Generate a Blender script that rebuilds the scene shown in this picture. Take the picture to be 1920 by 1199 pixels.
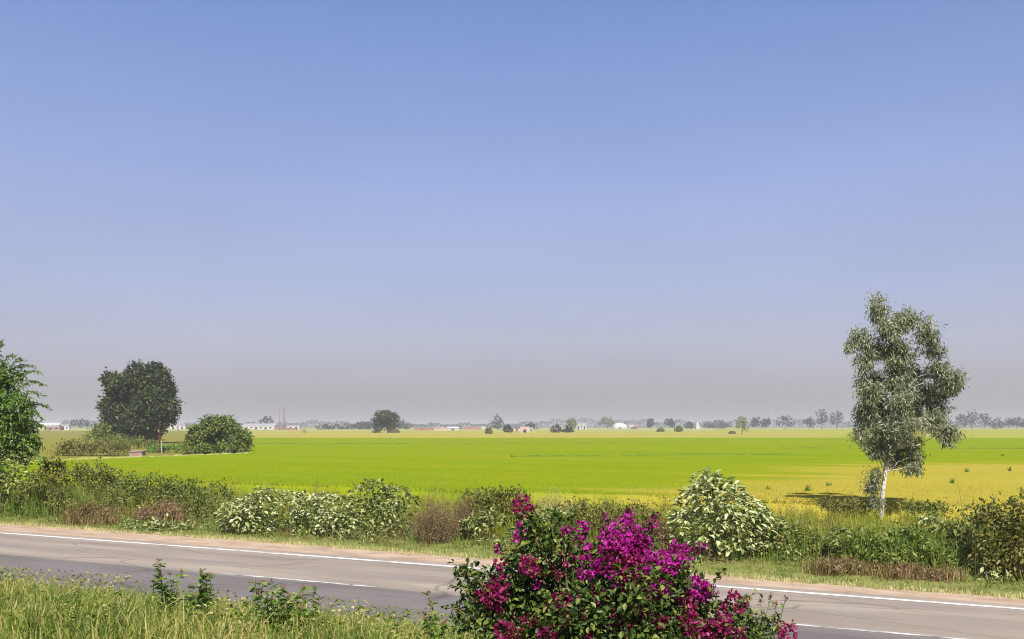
import bpy, math
import numpy as np
from mathutils import Matrix, Vector

for o in list(bpy.data.objects):
    bpy.data.objects.remove(o)
scn = bpy.context.scene
COL = scn.collection
R = math.radians
F = 1663.0          # focal length in photograph pixels (1920 wide)
HY = 798.0          # horizon row
H = 3.8             # eye height above the road

# ------------------------------------------------------------------ camera
cam_d = bpy.data.cameras.new('camera')
cam = bpy.data.objects.new('camera', cam_d)
COL.objects.link(cam)
cam.location = (0, 0, H)
cam.rotation_euler = (R(90), 0, 0)
cam_d.sensor_width = 36
cam_d.lens = 36 * F / 1920
cam_d.shift_y = (HY - 599.5) / 1920
cam_d.clip_start = 0.05
cam_d.clip_end = 20000
scn.camera = cam

# ------------------------------------------------------------------ sky
SUN_EL, SUN_AZ = 50.0, 172.0      # azimuth clockwise from +Y (view direction)
w = bpy.data.worlds.new('World')
scn.world = w
w.use_nodes = True
nt = w.node_tree
nt.nodes.clear()
out = nt.nodes.new('ShaderNodeOutputWorld')
bg = nt.nodes.new('ShaderNodeBackground')
bg.inputs['Strength'].default_value = 0.0665
sky = nt.nodes.new('ShaderNodeTexSky')
sky.sky_type = 'NISHITA'
sky.sun_disc = False
sky.sun_elevation = R(SUN_EL)
sky.sun_rotation = R(SUN_AZ)
sky.air_density = 1.0
sky.dust_density = 1.2
sky.ozone_density = 2.0
tc = nt.nodes.new('ShaderNodeTexCoord')
sx = nt.nodes.new('ShaderNodeSeparateXYZ')
ramp = nt.nodes.new('ShaderNodeValToRGB')
while len(ramp.color_ramp.elements) > 1:
    ramp.color_ramp.elements.remove(ramp.color_ramp.elements[-1])
ramp.color_ramp.elements[0].position = 0.0
ramp.color_ramp.elements[0].color = (.97, .97, .97, 1)
for pos_, v_ in ((.035, .97), (.0886, .95), (.1475, .92), (.233, .85), (.424, .70), (1.0, .5)):
    e = ramp.color_ramp.elements.new(pos_)
    e.color = (v_, v_, v_, 1)
smog = nt.nodes.new('ShaderNodeValToRGB')      # the dusty layer: grey near the ground, lavender blue above
while len(smog.color_ramp.elements) > 1:
    smog.color_ramp.elements.remove(smog.color_ramp.elements[-1])
smog.color_ramp.elements[0].position = 0.0
smog.color_ramp.elements[0].color = (4.2, 4.17, 4.3, 1)
for pos_, c_ in ((.035, (4.4, 4.36, 4.6)), (.0886, (4.85, 5.0, 6.2)), (.1475, (4.42, 4.93, 7.05)), (.233, (3.9, 4.72, 7.7)), (.338, (2.95, 4.05, 7.65)), (.424, (2.35, 3.55, 7.35)), (.6, (2.1, 3.2, 7.2))):
    e = smog.color_ramp.elements.new(pos_)
    e.color = (*c_, 1)
mix = nt.nodes.new('ShaderNodeMix')
mix.data_type = 'RGBA'
nt.links.new(tc.outputs['Generated'], sx.inputs[0])
nt.links.new(sx.outputs['Z'], ramp.inputs[0])
nt.links.new(sx.outputs['Z'], smog.inputs[0])
nt.links.new(ramp.outputs[0], mix.inputs['Factor'])
nt.links.new(sky.outputs[0], mix.inputs['A'])
nzs = nt.nodes.new('ShaderNodeTexNoise')
nzs.inputs['Scale'].default_value = 2.2
nzs.inputs['Detail'].default_value = 3
mps = nt.nodes.new('ShaderNodeMapping')
mps.inputs['Scale'].default_value = (1, 1, 3.5)
nt.links.new(tc.outputs['Generated'], mps.inputs['Vector'])
nt.links.new(mps.outputs[0], nzs.inputs['Vector'])
mrs = nt.nodes.new('ShaderNodeMapRange')
mrs.inputs['From Min'].default_value = .25
mrs.inputs['From Max'].default_value = .75
mrs.inputs['To Min'].default_value = .945
mrs.inputs['To Max'].default_value = 1.055
nt.links.new(nzs.outputs['Fac'], mrs.inputs['Value'])
vms = nt.nodes.new('ShaderNodeVectorMath')
vms.operation = 'SCALE'
nt.links.new(smog.outputs[0], vms.inputs[0])
nt.links.new(mrs.outputs[0], vms.inputs['Scale'])
nt.links.new(vms.outputs[0], mix.inputs['B'])
nt.links.new(mix.outputs['Result'], bg.inputs['Color'])
nt.links.new(bg.outputs[0], out.inputs['Surface'])

# ------------------------------------------------------------------ sun
sl = bpy.data.lights.new('sun', 'SUN')
sl.energy = 5.0
sl.angle = R(0.5)
sl.color = (1.0, 0.955, 0.87)
sun = bpy.data.objects.new('sun', sl)
COL.objects.link(sun)
sd = Vector((math.sin(R(SUN_AZ)) * math.cos(R(SUN_EL)), math.cos(R(SUN_AZ)) * math.cos(R(SUN_EL)), math.sin(R(SUN_EL))))
sun.rotation_euler = sd.to_track_quat('Z', 'Y').to_euler()
sun.location = (20, -20, 60)

scn.view_settings.view_transform = 'Standard'
scn.view_settings.look = 'None'
scn.view_settings.exposure = 0.6
scn.view_settings.gamma = 1.0
scn.render.engine = 'CYCLES'
cy = scn.cycles
cy.max_bounces = 6
cy.diffuse_bounces = 3
cy.glossy_bounces = 2
cy.transmission_bounces = 4
cy.volume_bounces = 0
cy.use_denoising = True
cy.denoiser = 'OPENIMAGEDENOISE'
cy.denoising_prefilter = 'NONE'
cy.pixel_filter_type = 'BLACKMAN_HARRIS'
cy.filter_width = 1.1
cy.sample_clamp_indirect = 4

# ------------------------------------------------------------------ helpers
NV = np.array([0.413, 0.911]); NV = NV / np.linalg.norm(NV)     # across the road, away from us
TV = np.array([NV[1], -NV[0]])                                  # along the road, to the right


def sp(s, p):
    s = np.asarray(s, float); p = np.asarray(p, float)
    return s * TV[0] + p * NV[0], s * TV[1] + p * NV[1]


def to_sp(x, y):
    return x * TV[0] + y * TV[1], x * NV[0] + y * NV[1]


GP = [-400, 0, 5, 8, 11, 13.2, 14.2, 23.0, 25.5, 30, 40, 60, 12000]
GZ = [2.0, 2.0, 1.62, 1.2, 0.62, 0.06, 0.0, 0.0, 0.03, -0.08, -0.3, -0.3, -0.3]


def gz(x, y):
    s, p = to_sp(x, y)
    return np.interp(p, GP, GZ)


def at(px, Y, z=None, py=None):
    """a point at depth Y in the column px; its height from a row or given"""
    X = (px - 960.0) / F * Y
    if py is not None:
        z = H - (py - HY) / F * Y
    elif z is None:
        z = float(gz(X, Y))
    return np.array([X, Y, z])


def unit(a):
    return a / np.maximum(np.linalg.norm(a, axis=-1, keepdims=True), 1e-9)


class G:
    def __init__(self):
        self.V = []; self.F = []; self.n = 0

    def add(self, V, *Fs):
        V = np.asarray(V, float).reshape(-1, 3)
        for f, *mi in [(q if isinstance(q, tuple) else (q,)) for q in Fs]:
            self.F.append((np.asarray(f, np.int64) + self.n, mi[0] if mi else 0))
        self.V.append(V); self.n += len(V)
        return self

    def mesh(self, name, mats, org=(0, 0, 0), smooth=False):
        me = bpy.data.meshes.new(name)
        V = np.concatenate(self.V) - np.asarray(org, float)
        me.vertices.add(len(V))
        me.vertices.foreach_set('co', V.astype(np.float32).ravel())
        loops = np.concatenate([f.ravel() for f, m in self.F])
        tot = np.concatenate([np.full(len(f), f.shape[1]) for f, m in self.F])
        mi = np.concatenate([np.full(len(f), m) for f, m in self.F])
        me.loops.add(len(loops))
        me.loops.foreach_set('vertex_index', loops.astype(np.int32))
        me.polygons.add(len(tot))
        st = np.concatenate([[0], np.cumsum(tot)[:-1]])
        me.polygons.foreach_set('loop_start', st.astype(np.int32))
        me.polygons.foreach_set('material_index', mi.astype(np.int32))
        me.polygons.foreach_set('use_smooth', np.full(len(tot), smooth))
        me.update(calc_edges=True)
        me.validate()
        for m in (mats if isinstance(mats, (list, tuple)) else [mats]):
            me.materials.append(m)
        return me

    def build(self, name, mats, parent=None, smooth=False, **kw):
        org = np.array(parent.matrix_world.translation) if parent is not None else np.zeros(3)
        if parent is not None:
            org = np.array(parent.get('_o', (0, 0, 0)))
        o = bpy.data.objects.new(name, self.mesh(name, mats, org, smooth))
        COL.objects.link(o)
        if parent is not None:
            o.parent = parent
        if '_o' not in o:
            o['_o'] = [float(q) for q in org]
        tag(o, **kw)
        return o


def tag(o, label=None, cat=None, group=None, kind=None):
    if label: o['label'] = label
    if cat: o['category'] = cat
    if group: o['group'] = group
    if kind: o['kind'] = kind
    return o


def empty(name, loc, label=None, cat=None, group=None, kind=None):
    o = bpy.data.objects.new(name, None)
    o.empty_display_size = 0.2
    COL.objects.link(o)
    o.location = [float(q) for q in loc]
    o['_o'] = [float(q) for q in loc]
    return tag(o, label, cat, group, kind)


def tube(g, pts, rad, sides=6, mi=0, cap=True):
    pts = np.asarray(pts, float); rad = np.broadcast_to(np.asarray(rad, float), (len(pts),))
    d = unit(np.gradient(pts, axis=0))
    ref = np.where(np.abs(d[:, 2:3]) > .9, np.array([[1., 0, 0]]), np.array([[0., 0, 1]]))
    a = unit(np.cross(d, ref)); b = np.cross(d, a)
    th = np.linspace(0, 2 * np.pi, sides, endpoint=False)
    ring = a[:, None] * np.cos(th)[None, :, None] + b[:, None] * np.sin(th)[None, :, None]
    V = pts[:, None] + ring * rad[:, None, None]
    i = np.arange(len(pts) - 1)[:, None] * sides
    j = np.arange(sides)[None]; k = (j + 1) % sides
    Fq = np.stack([i + j, i + k, i + sides + k, i + sides + j], -1).reshape(-1, 4)
    fs = [(Fq, mi)]
    if cap:
        fs.append((np.array([(len(pts) - 1) * sides + np.arange(sides)]), mi))
    g.add(V.reshape(-1, 3), *fs)


def box(g, c, s, mi=0, rz=0.0):
    c = np.asarray(c, float); s = np.asarray(s, float) / 2
    v = np.array([[x, y, z] for z in (-1, 1) for x, y in ((-1, -1), (1, -1), (1, 1), (-1, 1))], float) * s
    ca, sa = math.cos(rz), math.sin(rz)
    v = np.stack([v[:, 0] * ca - v[:, 1] * sa, v[:, 0] * sa + v[:, 1] * ca, v[:, 2]], 1) + c
    g.add(v, (np.array([[3, 2, 1, 0], [4, 5, 6, 7], [0, 1, 5, 4], [1, 2, 6, 5], [2, 3, 7, 6], [3, 0, 4, 7]]), mi))


# leaf templates: (side, along, normal), faces
T_OVAL = (np.array([[0, 0, 0], [.5, .4, .12], [.33, .8, .02], [0, 1, -.12], [-.33, .8, .02], [-.5, .4, .12], [0, .45, -.02]]),
          np.array([[0, 1, 6], [1, 2, 6], [2, 3, 6], [3, 4, 6], [4, 5, 6], [5, 0, 6]]))
T_LEAF = (np.array([[0, 0, 0], [.5, .45, .1], [0, 1, -.1], [-.5, .45, .1]]), np.array([[0, 1, 2], [0, 2, 3]]))
T_LANCE = (np.array([[0, 0, 0], [.5, .4, .0], [0, 1, -.12], [-.5, .4, .03]]), np.array([[0, 1, 2], [0, 2, 3]]))


def basis(A, N):
    A = unit(A)
    N = unit(N - A * np.sum(A * N, -1, keepdims=True))
    S = np.cross(A, N)
    return S, A, N


def leaves(g, P, A, N, L, W, T=T_LEAF, mi=0):
    S, A, N = basis(A, N)
    n = len(P)
    L = np.broadcast_to(L, (n,)); W = np.broadcast_to(W, (n,))
    tv, tf = T
    V = P[:, None] + S[:, None] * (tv[None, :, 0, None] * W[:, None, None]) + A[:, None] * (tv[None, :, 1, None] * L[:, None, None]) + N[:, None] * (tv[None, :, 2, None] * L[:, None, None])
    Fc = (np.arange(n)[:, None, None] * len(tv) + tf[None]).reshape(-1, tf.shape[1])
    g.add(V.reshape(-1, 3), (Fc, mi))


def blades(g, P, h, wd, rng, lean=.35, mi=0, az=None):
    n = len(P)
    h = np.broadcast_to(h, (n,)); wd = np.broadcast_to(wd, (n,))
    az = rng.uniform(0, 2 * np.pi, n) if az is None else az
    D = np.stack([np.cos(az), np.sin(az), np.zeros(n)], 1)
    fa = rng.uniform(0, 2 * np.pi, n)
    S = np.stack([np.cos(fa), np.sin(fa), np.zeros(n)], 1)
    ln = np.abs(rng.normal(0, lean, n)) + .05
    up = np.array([0, 0, 1.])
    m = P + up * (h * .55)[:, None] + D * (h * ln * .3)[:, None]
    t = P + up * (h * np.clip(1 - ln * .35, .3, 1))[:, None] + D * (h * ln)[:, None]
    w2 = (wd / 2)[:, None]
    V = np.stack([P - S * w2, P + S * w2, m + S * w2 * .8, m - S * w2 * .8, t], 1)
    o = np.arange(n)[:, None] * 5
    g.add(V.reshape(-1, 3), (o + np.array([[0, 1, 2, 3]]), mi), (o + np.array([[3, 2, 4]]), mi))


# ------------------------------------------------------------------ materials
def new_mat(name):
    m = bpy.data.materials.new(name)
    m.use_nodes = True
    t = m.node_tree
    t.nodes.clear()
    o = t.nodes.new('ShaderNodeOutputMaterial')
    return m, t, o


def set_ramp(node, stops):
    cr = node.color_ramp
    while len(cr.elements) > 2:
        cr.elements.remove(cr.elements[-1])
    stops = [(p, (c if len(c) == 4 else (*c, 1))) for p, c in stops]
    cr.elements[0].position, cr.elements[0].color = stops[0]
    cr.elements[1].position, cr.elements[1].color = stops[-1]
    for p, c in stops[1:-1]:
        e = cr.elements.new(p); e.color = c


def leaf_mat(name, cols, transl=.3, rough=.5, spec=.3, clump=1.5, tcol=1.2):
    m, t, o = new_mat(name)
    geo = t.nodes.new('ShaderNodeNewGeometry')
    rp = t.nodes.new('ShaderNodeValToRGB')
    set_ramp(rp, [(i / max(len(cols) - 1, 1), c) for i, c in enumerate(cols)])
    nz = t.nodes.new('ShaderNodeTexNoise'); nz.inputs['Scale'].default_value = clump
    tcn = t.nodes.new('ShaderNodeTexCoord')
    t.links.new(tcn.outputs['Object'], nz.inputs['Vector'])
    ad = t.nodes.new('ShaderNodeMath'); ad.operation = 'MULTIPLY_ADD'
    ad.inputs[1].default_value = 1.0; ad.inputs[2].default_value = -.5
    t.links.new(nz.outputs['Fac'], ad.inputs[0])
    a2 = t.nodes.new('ShaderNodeMath'); a2.operation = 'ADD'; a2.use_clamp = True
    t.links.new(ad.outputs[0], a2.inputs[0]); t.links.new(geo.outputs['Random Per Island'], a2.inputs[1])
    t.links.new(a2.outputs[0], rp.inputs[0])
    p = t.nodes.new('ShaderNodeBsdfPrincipled')
    p.inputs['Roughness'].default_value = rough
    p.inputs['Specular IOR Level'].default_value = spec
    t.links.new(rp.outputs[0], p.inputs['Base Color'])
    if transl > 0:
        tr = t.nodes.new('ShaderNodeBsdfTranslucent')
        br = t.nodes.new('ShaderNodeMix'); br.data_type = 'RGBA'; br.blend_type = 'MULTIPLY'; br.inputs['Factor'].default_value = 1
        br.inputs['B'].default_value = (tcol * .95, tcol, tcol * .5, 1)
        t.links.new(rp.outputs[0], br.inputs['A'])
        t.links.new(br.outputs['Result'], tr.inputs['Color'])
        mx = t.nodes.new('ShaderNodeMixShader'); mx.inputs[0].default_value = transl
        t.links.new(p.outputs[0], mx.inputs[1]); t.links.new(tr.outputs[0], mx.inputs[2])
        t.links.new(mx.outputs[0], o.inputs[0])
    else:
        t.links.new(p.outputs[0], o.inputs[0])
    return m


def noise_mat(name, stops, scale=4.0, detail=6, stretch=(1, 1, 1), rot=0.0, rough=.9, spec=.15, bump=0.0, bscale=None, bdist=.05,
              stops2=None, scale2=.3, stretch2=(1, 1, 1), fac2=.5):
    m, t, o = new_mat(name)
    tcn = t.nodes.new('ShaderNodeTexCoord')
    mp = t.nodes.new('ShaderNodeMapping'); mp.inputs['Scale'].default_value = stretch; mp.inputs['Rotation'].default_value = (0, 0, rot)
    mp.vector_type = 'TEXTURE' if rot else 'POINT'
    if rot:
        mp.inputs['Scale'].default_value = tuple(1.0 / q for q in stretch)
    t.links.new(tcn.outputs['Object'], mp.inputs['Vector'])
    nz = t.nodes.new('ShaderNodeTexNoise'); nz.inputs['Scale'].default_value = scale; nz.inputs['Detail'].default_value = detail
    t.links.new(mp.outputs[0], nz.inputs['Vector'])
    rp = t.nodes.new('ShaderNodeValToRGB'); set_ramp(rp, stops)
    t.links.new(nz.outputs['Fac'], rp.inputs[0])
    colr = rp.outputs[0]
    if stops2:
        mp2 = t.nodes.new('ShaderNodeMapping'); mp2.vector_type = 'TEXTURE'
        mp2.inputs['Scale'].default_value = tuple(1.0 / q for q in stretch2); mp2.inputs['Rotation'].default_value = (0, 0, rot)
        t.links.new(tcn.outputs['Object'], mp2.inputs['Vector'])
        n2 = t.nodes.new('ShaderNodeTexNoise'); n2.inputs['Scale'].default_value = scale2; n2.inputs['Detail'].default_value = 3
        t.links.new(mp2.outputs[0], n2.inputs['Vector'])
        r2 = t.nodes.new('ShaderNodeValToRGB'); set_ramp(r2, stops2)
        t.links.new(n2.outputs['Fac'], r2.inputs[0])
        mx = t.nodes.new('ShaderNodeMix'); mx.data_type = 'RGBA'; mx.inputs['Factor'].default_value = fac2
        t.links.new(rp.outputs[0], mx.inputs['A']); t.links.new(r2.outputs[0], mx.inputs['B'])
        colr = mx.outputs['Result']
    p = t.nodes.new('ShaderNodeBsdfPrincipled')
    p.inputs['Roughness'].default_value = rough
    p.inputs['Specular IOR Level'].default_value = spec
    t.links.new(colr, p.inputs['Base Color'])
    if bump:
        bn = t.nodes.new('ShaderNodeTexNoise'); bn.inputs['Scale'].default_value = bscale or scale * 3; bn.inputs['Detail'].default_value = 4
        t.links.new(tcn.outputs['Object'], bn.inputs['Vector'])
        bp = t.nodes.new('ShaderNodeBump'); bp.inputs['Strength'].default_value = bump; bp.inputs['Distance'].default_value = bdist
        t.links.new(bn.outputs['Fac'], bp.inputs['Height'])
        t.links.new(bp.outputs[0], p.inputs['Normal'])
    t.links.new(p.outputs[0], o.inputs[0])
    return m


ROT = math.atan2(TV[1], TV[0])
M = {}
M['ground'] = noise_mat('ground_earth', [(.3, (.10, .12, .025)), (.5, (.17, .17, .05)), (.7, (.24, .21, .08))], 1.3, 8, bump=.5, bscale=9,
                        stops2=[(.35, (.16, .19, .04)), (.65, (.26, .24, .07))], scale2=.02, fac2=.6)
M['shoulder'] = noise_mat('sandy_shoulder', [(.3, (.29, .20, .135)), (.5, (.38, .275, .19)), (.72, (.46, .355, .25))], 2.2, 8, stretch=(.4, 1, 1), rot=ROT, bump=.4, bscale=14)
M['paint'] = noise_mat('worn_white_paint', [(.34, (.26, .23, .20)), (.43, (.60, .56, .52)), (.7, (.76, .73, .69))], 2.5, 8, stretch=(.5, 2, 1), rot=ROT, rough=.7)
M['paint2'] = noise_mat('faded_white_paint', [(.40, (.20, .185, .18)), (.52, (.50, .47, .46)), (.75, (.72, .69, .67))], 2.0, 9, stretch=(.7, 2.5, 1), rot=ROT, rough=.8)
M['bark'] = noise_mat('brown_bark', [(.35, (.06, .045, .03)), (.65, (.16, .12, .085))], 8, 6, bump=.6, bdist=.02)
M['euc_bark'] = noise_mat('pale_eucalyptus_bark', [(.33, (.30, .25, .21)), (.5, (.52, .47, .42)), (.68, (.66, .62, .57))], 3.5, 6, stretch=(1, 1, .4), bump=.3, bdist=.01)
M['twig'] = noise_mat('thin_twig', [(.35, (.10, .075, .045)), (.65, (.20, .15, .09))], 10, 4)
M['greenstem'] = noise_mat('green_stem', [(.35, (.10, .12, .04)), (.65, (.20, .19, .08))], 10, 4)


def road_mat():
    m, t, o = new_mat('worn_asphalt')
    tcn = t.nodes.new('ShaderNodeTexCoord')
    sxyz = t.nodes.new('ShaderNodeSeparateXYZ')
    t.links.new(tcn.outputs['Object'], sxyz.inputs[0])       # the road object is turned: x along, y across
    mp = t.nodes.new('ShaderNodeMapping'); mp.inputs['Scale'].default_value = (.10, 1.6, 1)
    t.links.new(tcn.outputs['Object'], mp.inputs['Vector'])
    streak = t.nodes.new('ShaderNodeTexNoise'); streak.inputs['Scale'].default_value = 1.0; streak.inputs['Detail'].default_value = 6
    t.links.new(mp.outputs[0], streak.inputs['Vector'])
    ac = t.nodes.new('ShaderNodeMath'); ac.operation = 'MULTIPLY_ADD'; ac.inputs[1].default_value = .35; 
    t.links.new(streak.outputs['Fac'], ac.inputs[0]); t.links.new(sxyz.outputs['Y'], ac.inputs[2])
    mr = t.nodes.new('ShaderNodeMapRange'); mr.inputs['From Min'].default_value = 13.9; mr.inputs['From Max'].default_value = 21.9
    t.links.new(ac.outputs[0], mr.inputs['Value'])
    rp = t.nodes.new('ShaderNodeValToRGB')
    set_ramp(rp, [(0, (.145, .124, .115)), (.44, (.150, .128, .117)), (.47, (.262, .216, .17)), (.56, (.278, .228, .177)), (.63, (.222, .185, .152)),
                  (.74, (.278, .228, .179)), (.82, (.232, .192, .157)), (.90, (.272, .224, .176)), (1, (.31, .248, .193))])
    t.links.new(mr.outputs[0], rp.inputs[0])
    fine = t.nodes.new('ShaderNodeTexNoise'); fine.inputs['Scale'].default_value = 30; fine.inputs['Detail'].default_value = 6
    t.links.new(tcn.outputs['Object'], fine.inputs['Vector'])
    mp2 = t.nodes.new('ShaderNodeMapping'); mp2.inputs['Scale'].default_value = (.25, 1.2, 1)
    t.links.new(tcn.outputs['Object'], mp2.inputs['Vector'])
    blot = t.nodes.new('ShaderNodeTexNoise'); blot.inputs['Scale'].default_value = .9; blot.inputs['Detail'].default_value = 7
    t.links.new(mp2.outputs[0], blot.inputs['Vector'])
    mm = t.nodes.new('ShaderNodeMath'); mm.operation = 'MULTIPLY_ADD'; mm.inputs[1].default_value = .9; mm.inputs[2].default_value = .55
    t.links.new(blot.outputs['Fac'], mm.inputs[0])
    m3 = t.nodes.new('ShaderNodeMath'); m3.operation = 'MULTIPLY_ADD'; m3.inputs[1].default_value = .35
    t.links.new(fine.outputs['Fac'], m3.inputs[0])
    m4 = t.nodes.new('ShaderNodeMath'); m4.operation = 'SUBTRACT'; m4.inputs[1].default_value = .175
    t.links.new(mm.outputs[0], m3.inputs[2]); t.links.new(m3.outputs[0], m4.inputs[0])
    # dark cracks and seal lines along the road
    wv = t.nodes.new('ShaderNodeTexVoronoi'); wv.feature = 'DISTANCE_TO_EDGE'; wv.inputs['Scale'].default_value = .5
    mp3 = t.nodes.new('ShaderNodeMapping'); mp3.inputs['Scale'].default_value = (.35, 1.6, 1)
    nd = t.nodes.new('ShaderNodeMix'); nd.data_type = 'RGBA'; nd.blend_type = 'LINEAR_LIGHT'; nd.inputs['Factor'].default_value = .12
    t.links.new(tcn.outputs['Object'], mp3.inputs['Vector']); t.links.new(mp3.outputs[0], nd.inputs['A']); t.links.new(blot.outputs['Color'], nd.inputs['B'])
    t.links.new(nd.outputs['Result'], wv.inputs['Vector'])
    cr = t.nodes.new('ShaderNodeMapRange'); cr.inputs['From Max'].default_value = .016; cr.inputs['To Min'].default_value = .62
    t.links.new(wv.outputs['Distance'], cr.inputs['Value'])
    m5 = t.nodes.new('ShaderNodeMath'); m5.operation = 'MULTIPLY'
    t.links.new(m4.outputs[0], m5.inputs[0]); t.links.new(cr.outputs[0], m5.inputs[1])
    mul = t.nodes.new('ShaderNodeVectorMath'); mul.operation = 'SCALE'
    t.links.new(rp.outputs[0], mul.inputs[0]); t.links.new(m5.outputs[0], mul.inputs['Scale'])
    p = t.nodes.new('ShaderNodeBsdfPrincipled'); p.inputs['Roughness'].default_value = .8; p.inputs['Specular IOR Level'].default_value = .25
    t.links.new(mul.outputs[0], p.inputs['Base Color'])
    bp = t.nodes.new('ShaderNodeBump'); bp.inputs['Strength'].default_value = .3; bp.inputs['Distance'].default_value = .01
    t.links.new(fine.outputs['Fac'], bp.inputs['Height']); t.links.new(bp.outputs[0], p.inputs['Normal'])
    t.links.new(p.outputs[0], o.inputs[0])
    return m


M['road'] = road_mat()


def crop_mat(name, a, b, c, big, fac2=.45):
    return noise_mat(name, [(.32, a), (.5, b), (.68, c)], 2.5, 10, rot=ROT, stretch=(.5, 1, 1), bump=.35, bscale=6, bdist=.1,
                     stops2=big, scale2=.035, stretch2=(.35, 1.6, 1), fac2=fac2, spec=.05)




def blend_crop(name):
    """one soft change from green to ripe rice along the plot border, the same in both plots"""
    m, t, o = new_mat(name)
    tcn = t.nodes.new('ShaderNodeTexCoord')
    def noise(scale, detail, stretch):
        mp = t.nodes.new('ShaderNodeMapping'); mp.vector_type = 'TEXTURE'
        mp.inputs['Scale'].default_value = tuple(1.0 / q for q in stretch); mp.inputs['Rotation'].default_value = (0, 0, ROT)
        t.links.new(tcn.outputs['Object'], mp.inputs['Vector'])
        n = t.nodes.new('ShaderNodeTexNoise'); n.inputs['Scale'].default_value = scale; n.inputs['Detail'].default_value = detail
        t.links.new(mp.outputs[0], n.inputs['Vector'])
        return n.outputs['Fac']
    def rampn(fac, stops):
        r_ = t.nodes.new('ShaderNodeValToRGB'); set_ramp(r_, stops); t.links.new(fac, r_.inputs[0]); return r_.outputs[0]
    def mixn(f, a, b):
        x = t.nodes.new('ShaderNodeMix'); x.data_type = 'RGBA'
        if isinstance(f, float): x.inputs['Factor'].default_value = f
        else: t.links.new(f, x.inputs['Factor'])
        t.links.new(a, x.inputs['A']); t.links.new(b, x.inputs['B']); return x.outputs['Result']
    fine = noise(2.2, 9, (.5, 1, 1)); big = noise(.05, 4, (.25, 1.6, 1)); mid = noise(.25, 5, (.3, 1.2, 1))
    gcol = mixn(.55, rampn(fine, [(.3, (.140, .190, .004)), (.5, (.170, .216, .005)), (.7, (.205, .240, .009))]),
                rampn(big, [(.3, (.125, .205, .006)), (.41, (.175, .222, .005)), (.47, (.205, .232, .006)), (.53, (.140, .210, .007)), (.6, (.200, .228, .007)), (.7, (.222, .222, .012))]))
    rcol = mixn(.5, rampn(fine, [(.3, (.255, .220, .020)), (.5, (.312, .258, .030)), (.7, (.36, .295, .045))]),
                rampn(big, [(.3, (.25, .24, .020)), (.5, (.33, .262, .042)), (.7, (.295, .26, .03))]))
    # signed distance to the border, made of its two straight reaches
    def dist(p0, p1):
        d = np.array(p1, float) - np.array(p0, float); d /= np.linalg.norm(d)
        nn = np.array([d[1], -d[0]])
        dp = t.nodes.new('ShaderNodeVectorMath'); dp.operation = 'DOT_PRODUCT'; dp.inputs[1].default_value = (nn[0], nn[1], 0)
        t.links.new(tcn.outputs['Object'], dp.inputs[0])
        sb = t.nodes.new('ShaderNodeMath'); sb.operation = 'SUBTRACT'; sb.inputs[1].default_value = float(nn @ np.array(p0))
        t.links.new(dp.outputs['Value'], sb.inputs[0]); return sb.outputs[0]
    mn = t.nodes.new('ShaderNodeMath'); mn.operation = 'MINIMUM'
    t.links.new(dist((5, 43.5), (30, 78.5)), mn.inputs[0]); t.links.new(dist((30, 78.5), (95, 86)), mn.inputs[1])
    ad = t.nodes.new('ShaderNodeMath'); ad.operation = 'MULTIPLY_ADD'; ad.inputs[1].default_value = 22
    t.links.new(mid, ad.inputs[0]); t.links.new(mn.outputs[0], ad.inputs[2])
    mr = t.nodes.new('ShaderNodeMapRange'); mr.interpolation_type = 'SMOOTHSTEP'
    mr.inputs['From Min'].default_value = 6; mr.inputs['From Max'].default_value = 17
    t.links.new(ad.outputs[0], mr.inputs['Value'])
    col_ = mixn(mr.outputs[0], gcol, rcol)
    p = t.nodes.new('ShaderNodeBsdfPrincipled'); p.inputs['Roughness'].default_value = .9; p.inputs['Specular IOR Level'].default_value = 0
    t.links.new(col_, p.inputs['Base Color'])
    bn = t.nodes.new('ShaderNodeTexNoise'); bn.inputs['Scale'].default_value = 5; t.links.new(tcn.outputs['Object'], bn.inputs['Vector'])
    bp = t.nodes.new('ShaderNodeBump'); bp.inputs['Strength'].default_value = .3; bp.inputs['Distance'].default_value = .1
    t.links.new(bn.outputs['Fac'], bp.inputs['Height']); t.links.new(bp.outputs[0], p.inputs['Normal'])
    t.links.new(p.outputs[0], o.inputs[0])
    return m


M['green_crop'] = blend_crop('green_paddy')
M['ripe_crop'] = M['green_crop']
M['stubble'] = crop_mat('dry_stubble', (.26, .235, .035), (.31, .275, .045), (.37, .32, .065), [(.35, (.24, .255, .03)), (.6, (.36, .29, .055))])
M['olive_crop'] = crop_mat('olive_field', (.22, .25, .02), (.27, .275, .025), (.31, .30, .035), [(.3, (.21, .26, .02)), (.6, (.32, .285, .035))])
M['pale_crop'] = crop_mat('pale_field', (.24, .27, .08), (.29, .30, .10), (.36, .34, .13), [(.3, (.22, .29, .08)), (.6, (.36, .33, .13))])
M['scrubfield'] = crop_mat('weedy_field', (.14, .135, .02), (.18, .17, .025), (.23, .20, .035), [(.3, (.14, .16, .02)), (.6, (.24, .19, .03))])
M['bund'] = noise_mat('pale_dry_bund', [(.3, (.24, .26, .05)), (.6, (.42, .40, .15))], 1.5, 6, bump=.4)
M['dark_bund'] = noise_mat('brown_bund', [(.3, (.12, .10, .03)), (.6, (.22, .18, .05))], .6, 6)

# ------------------------------------------------------------------ ground, road, shoulder
rng = np.random.default_rng(1)


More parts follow.
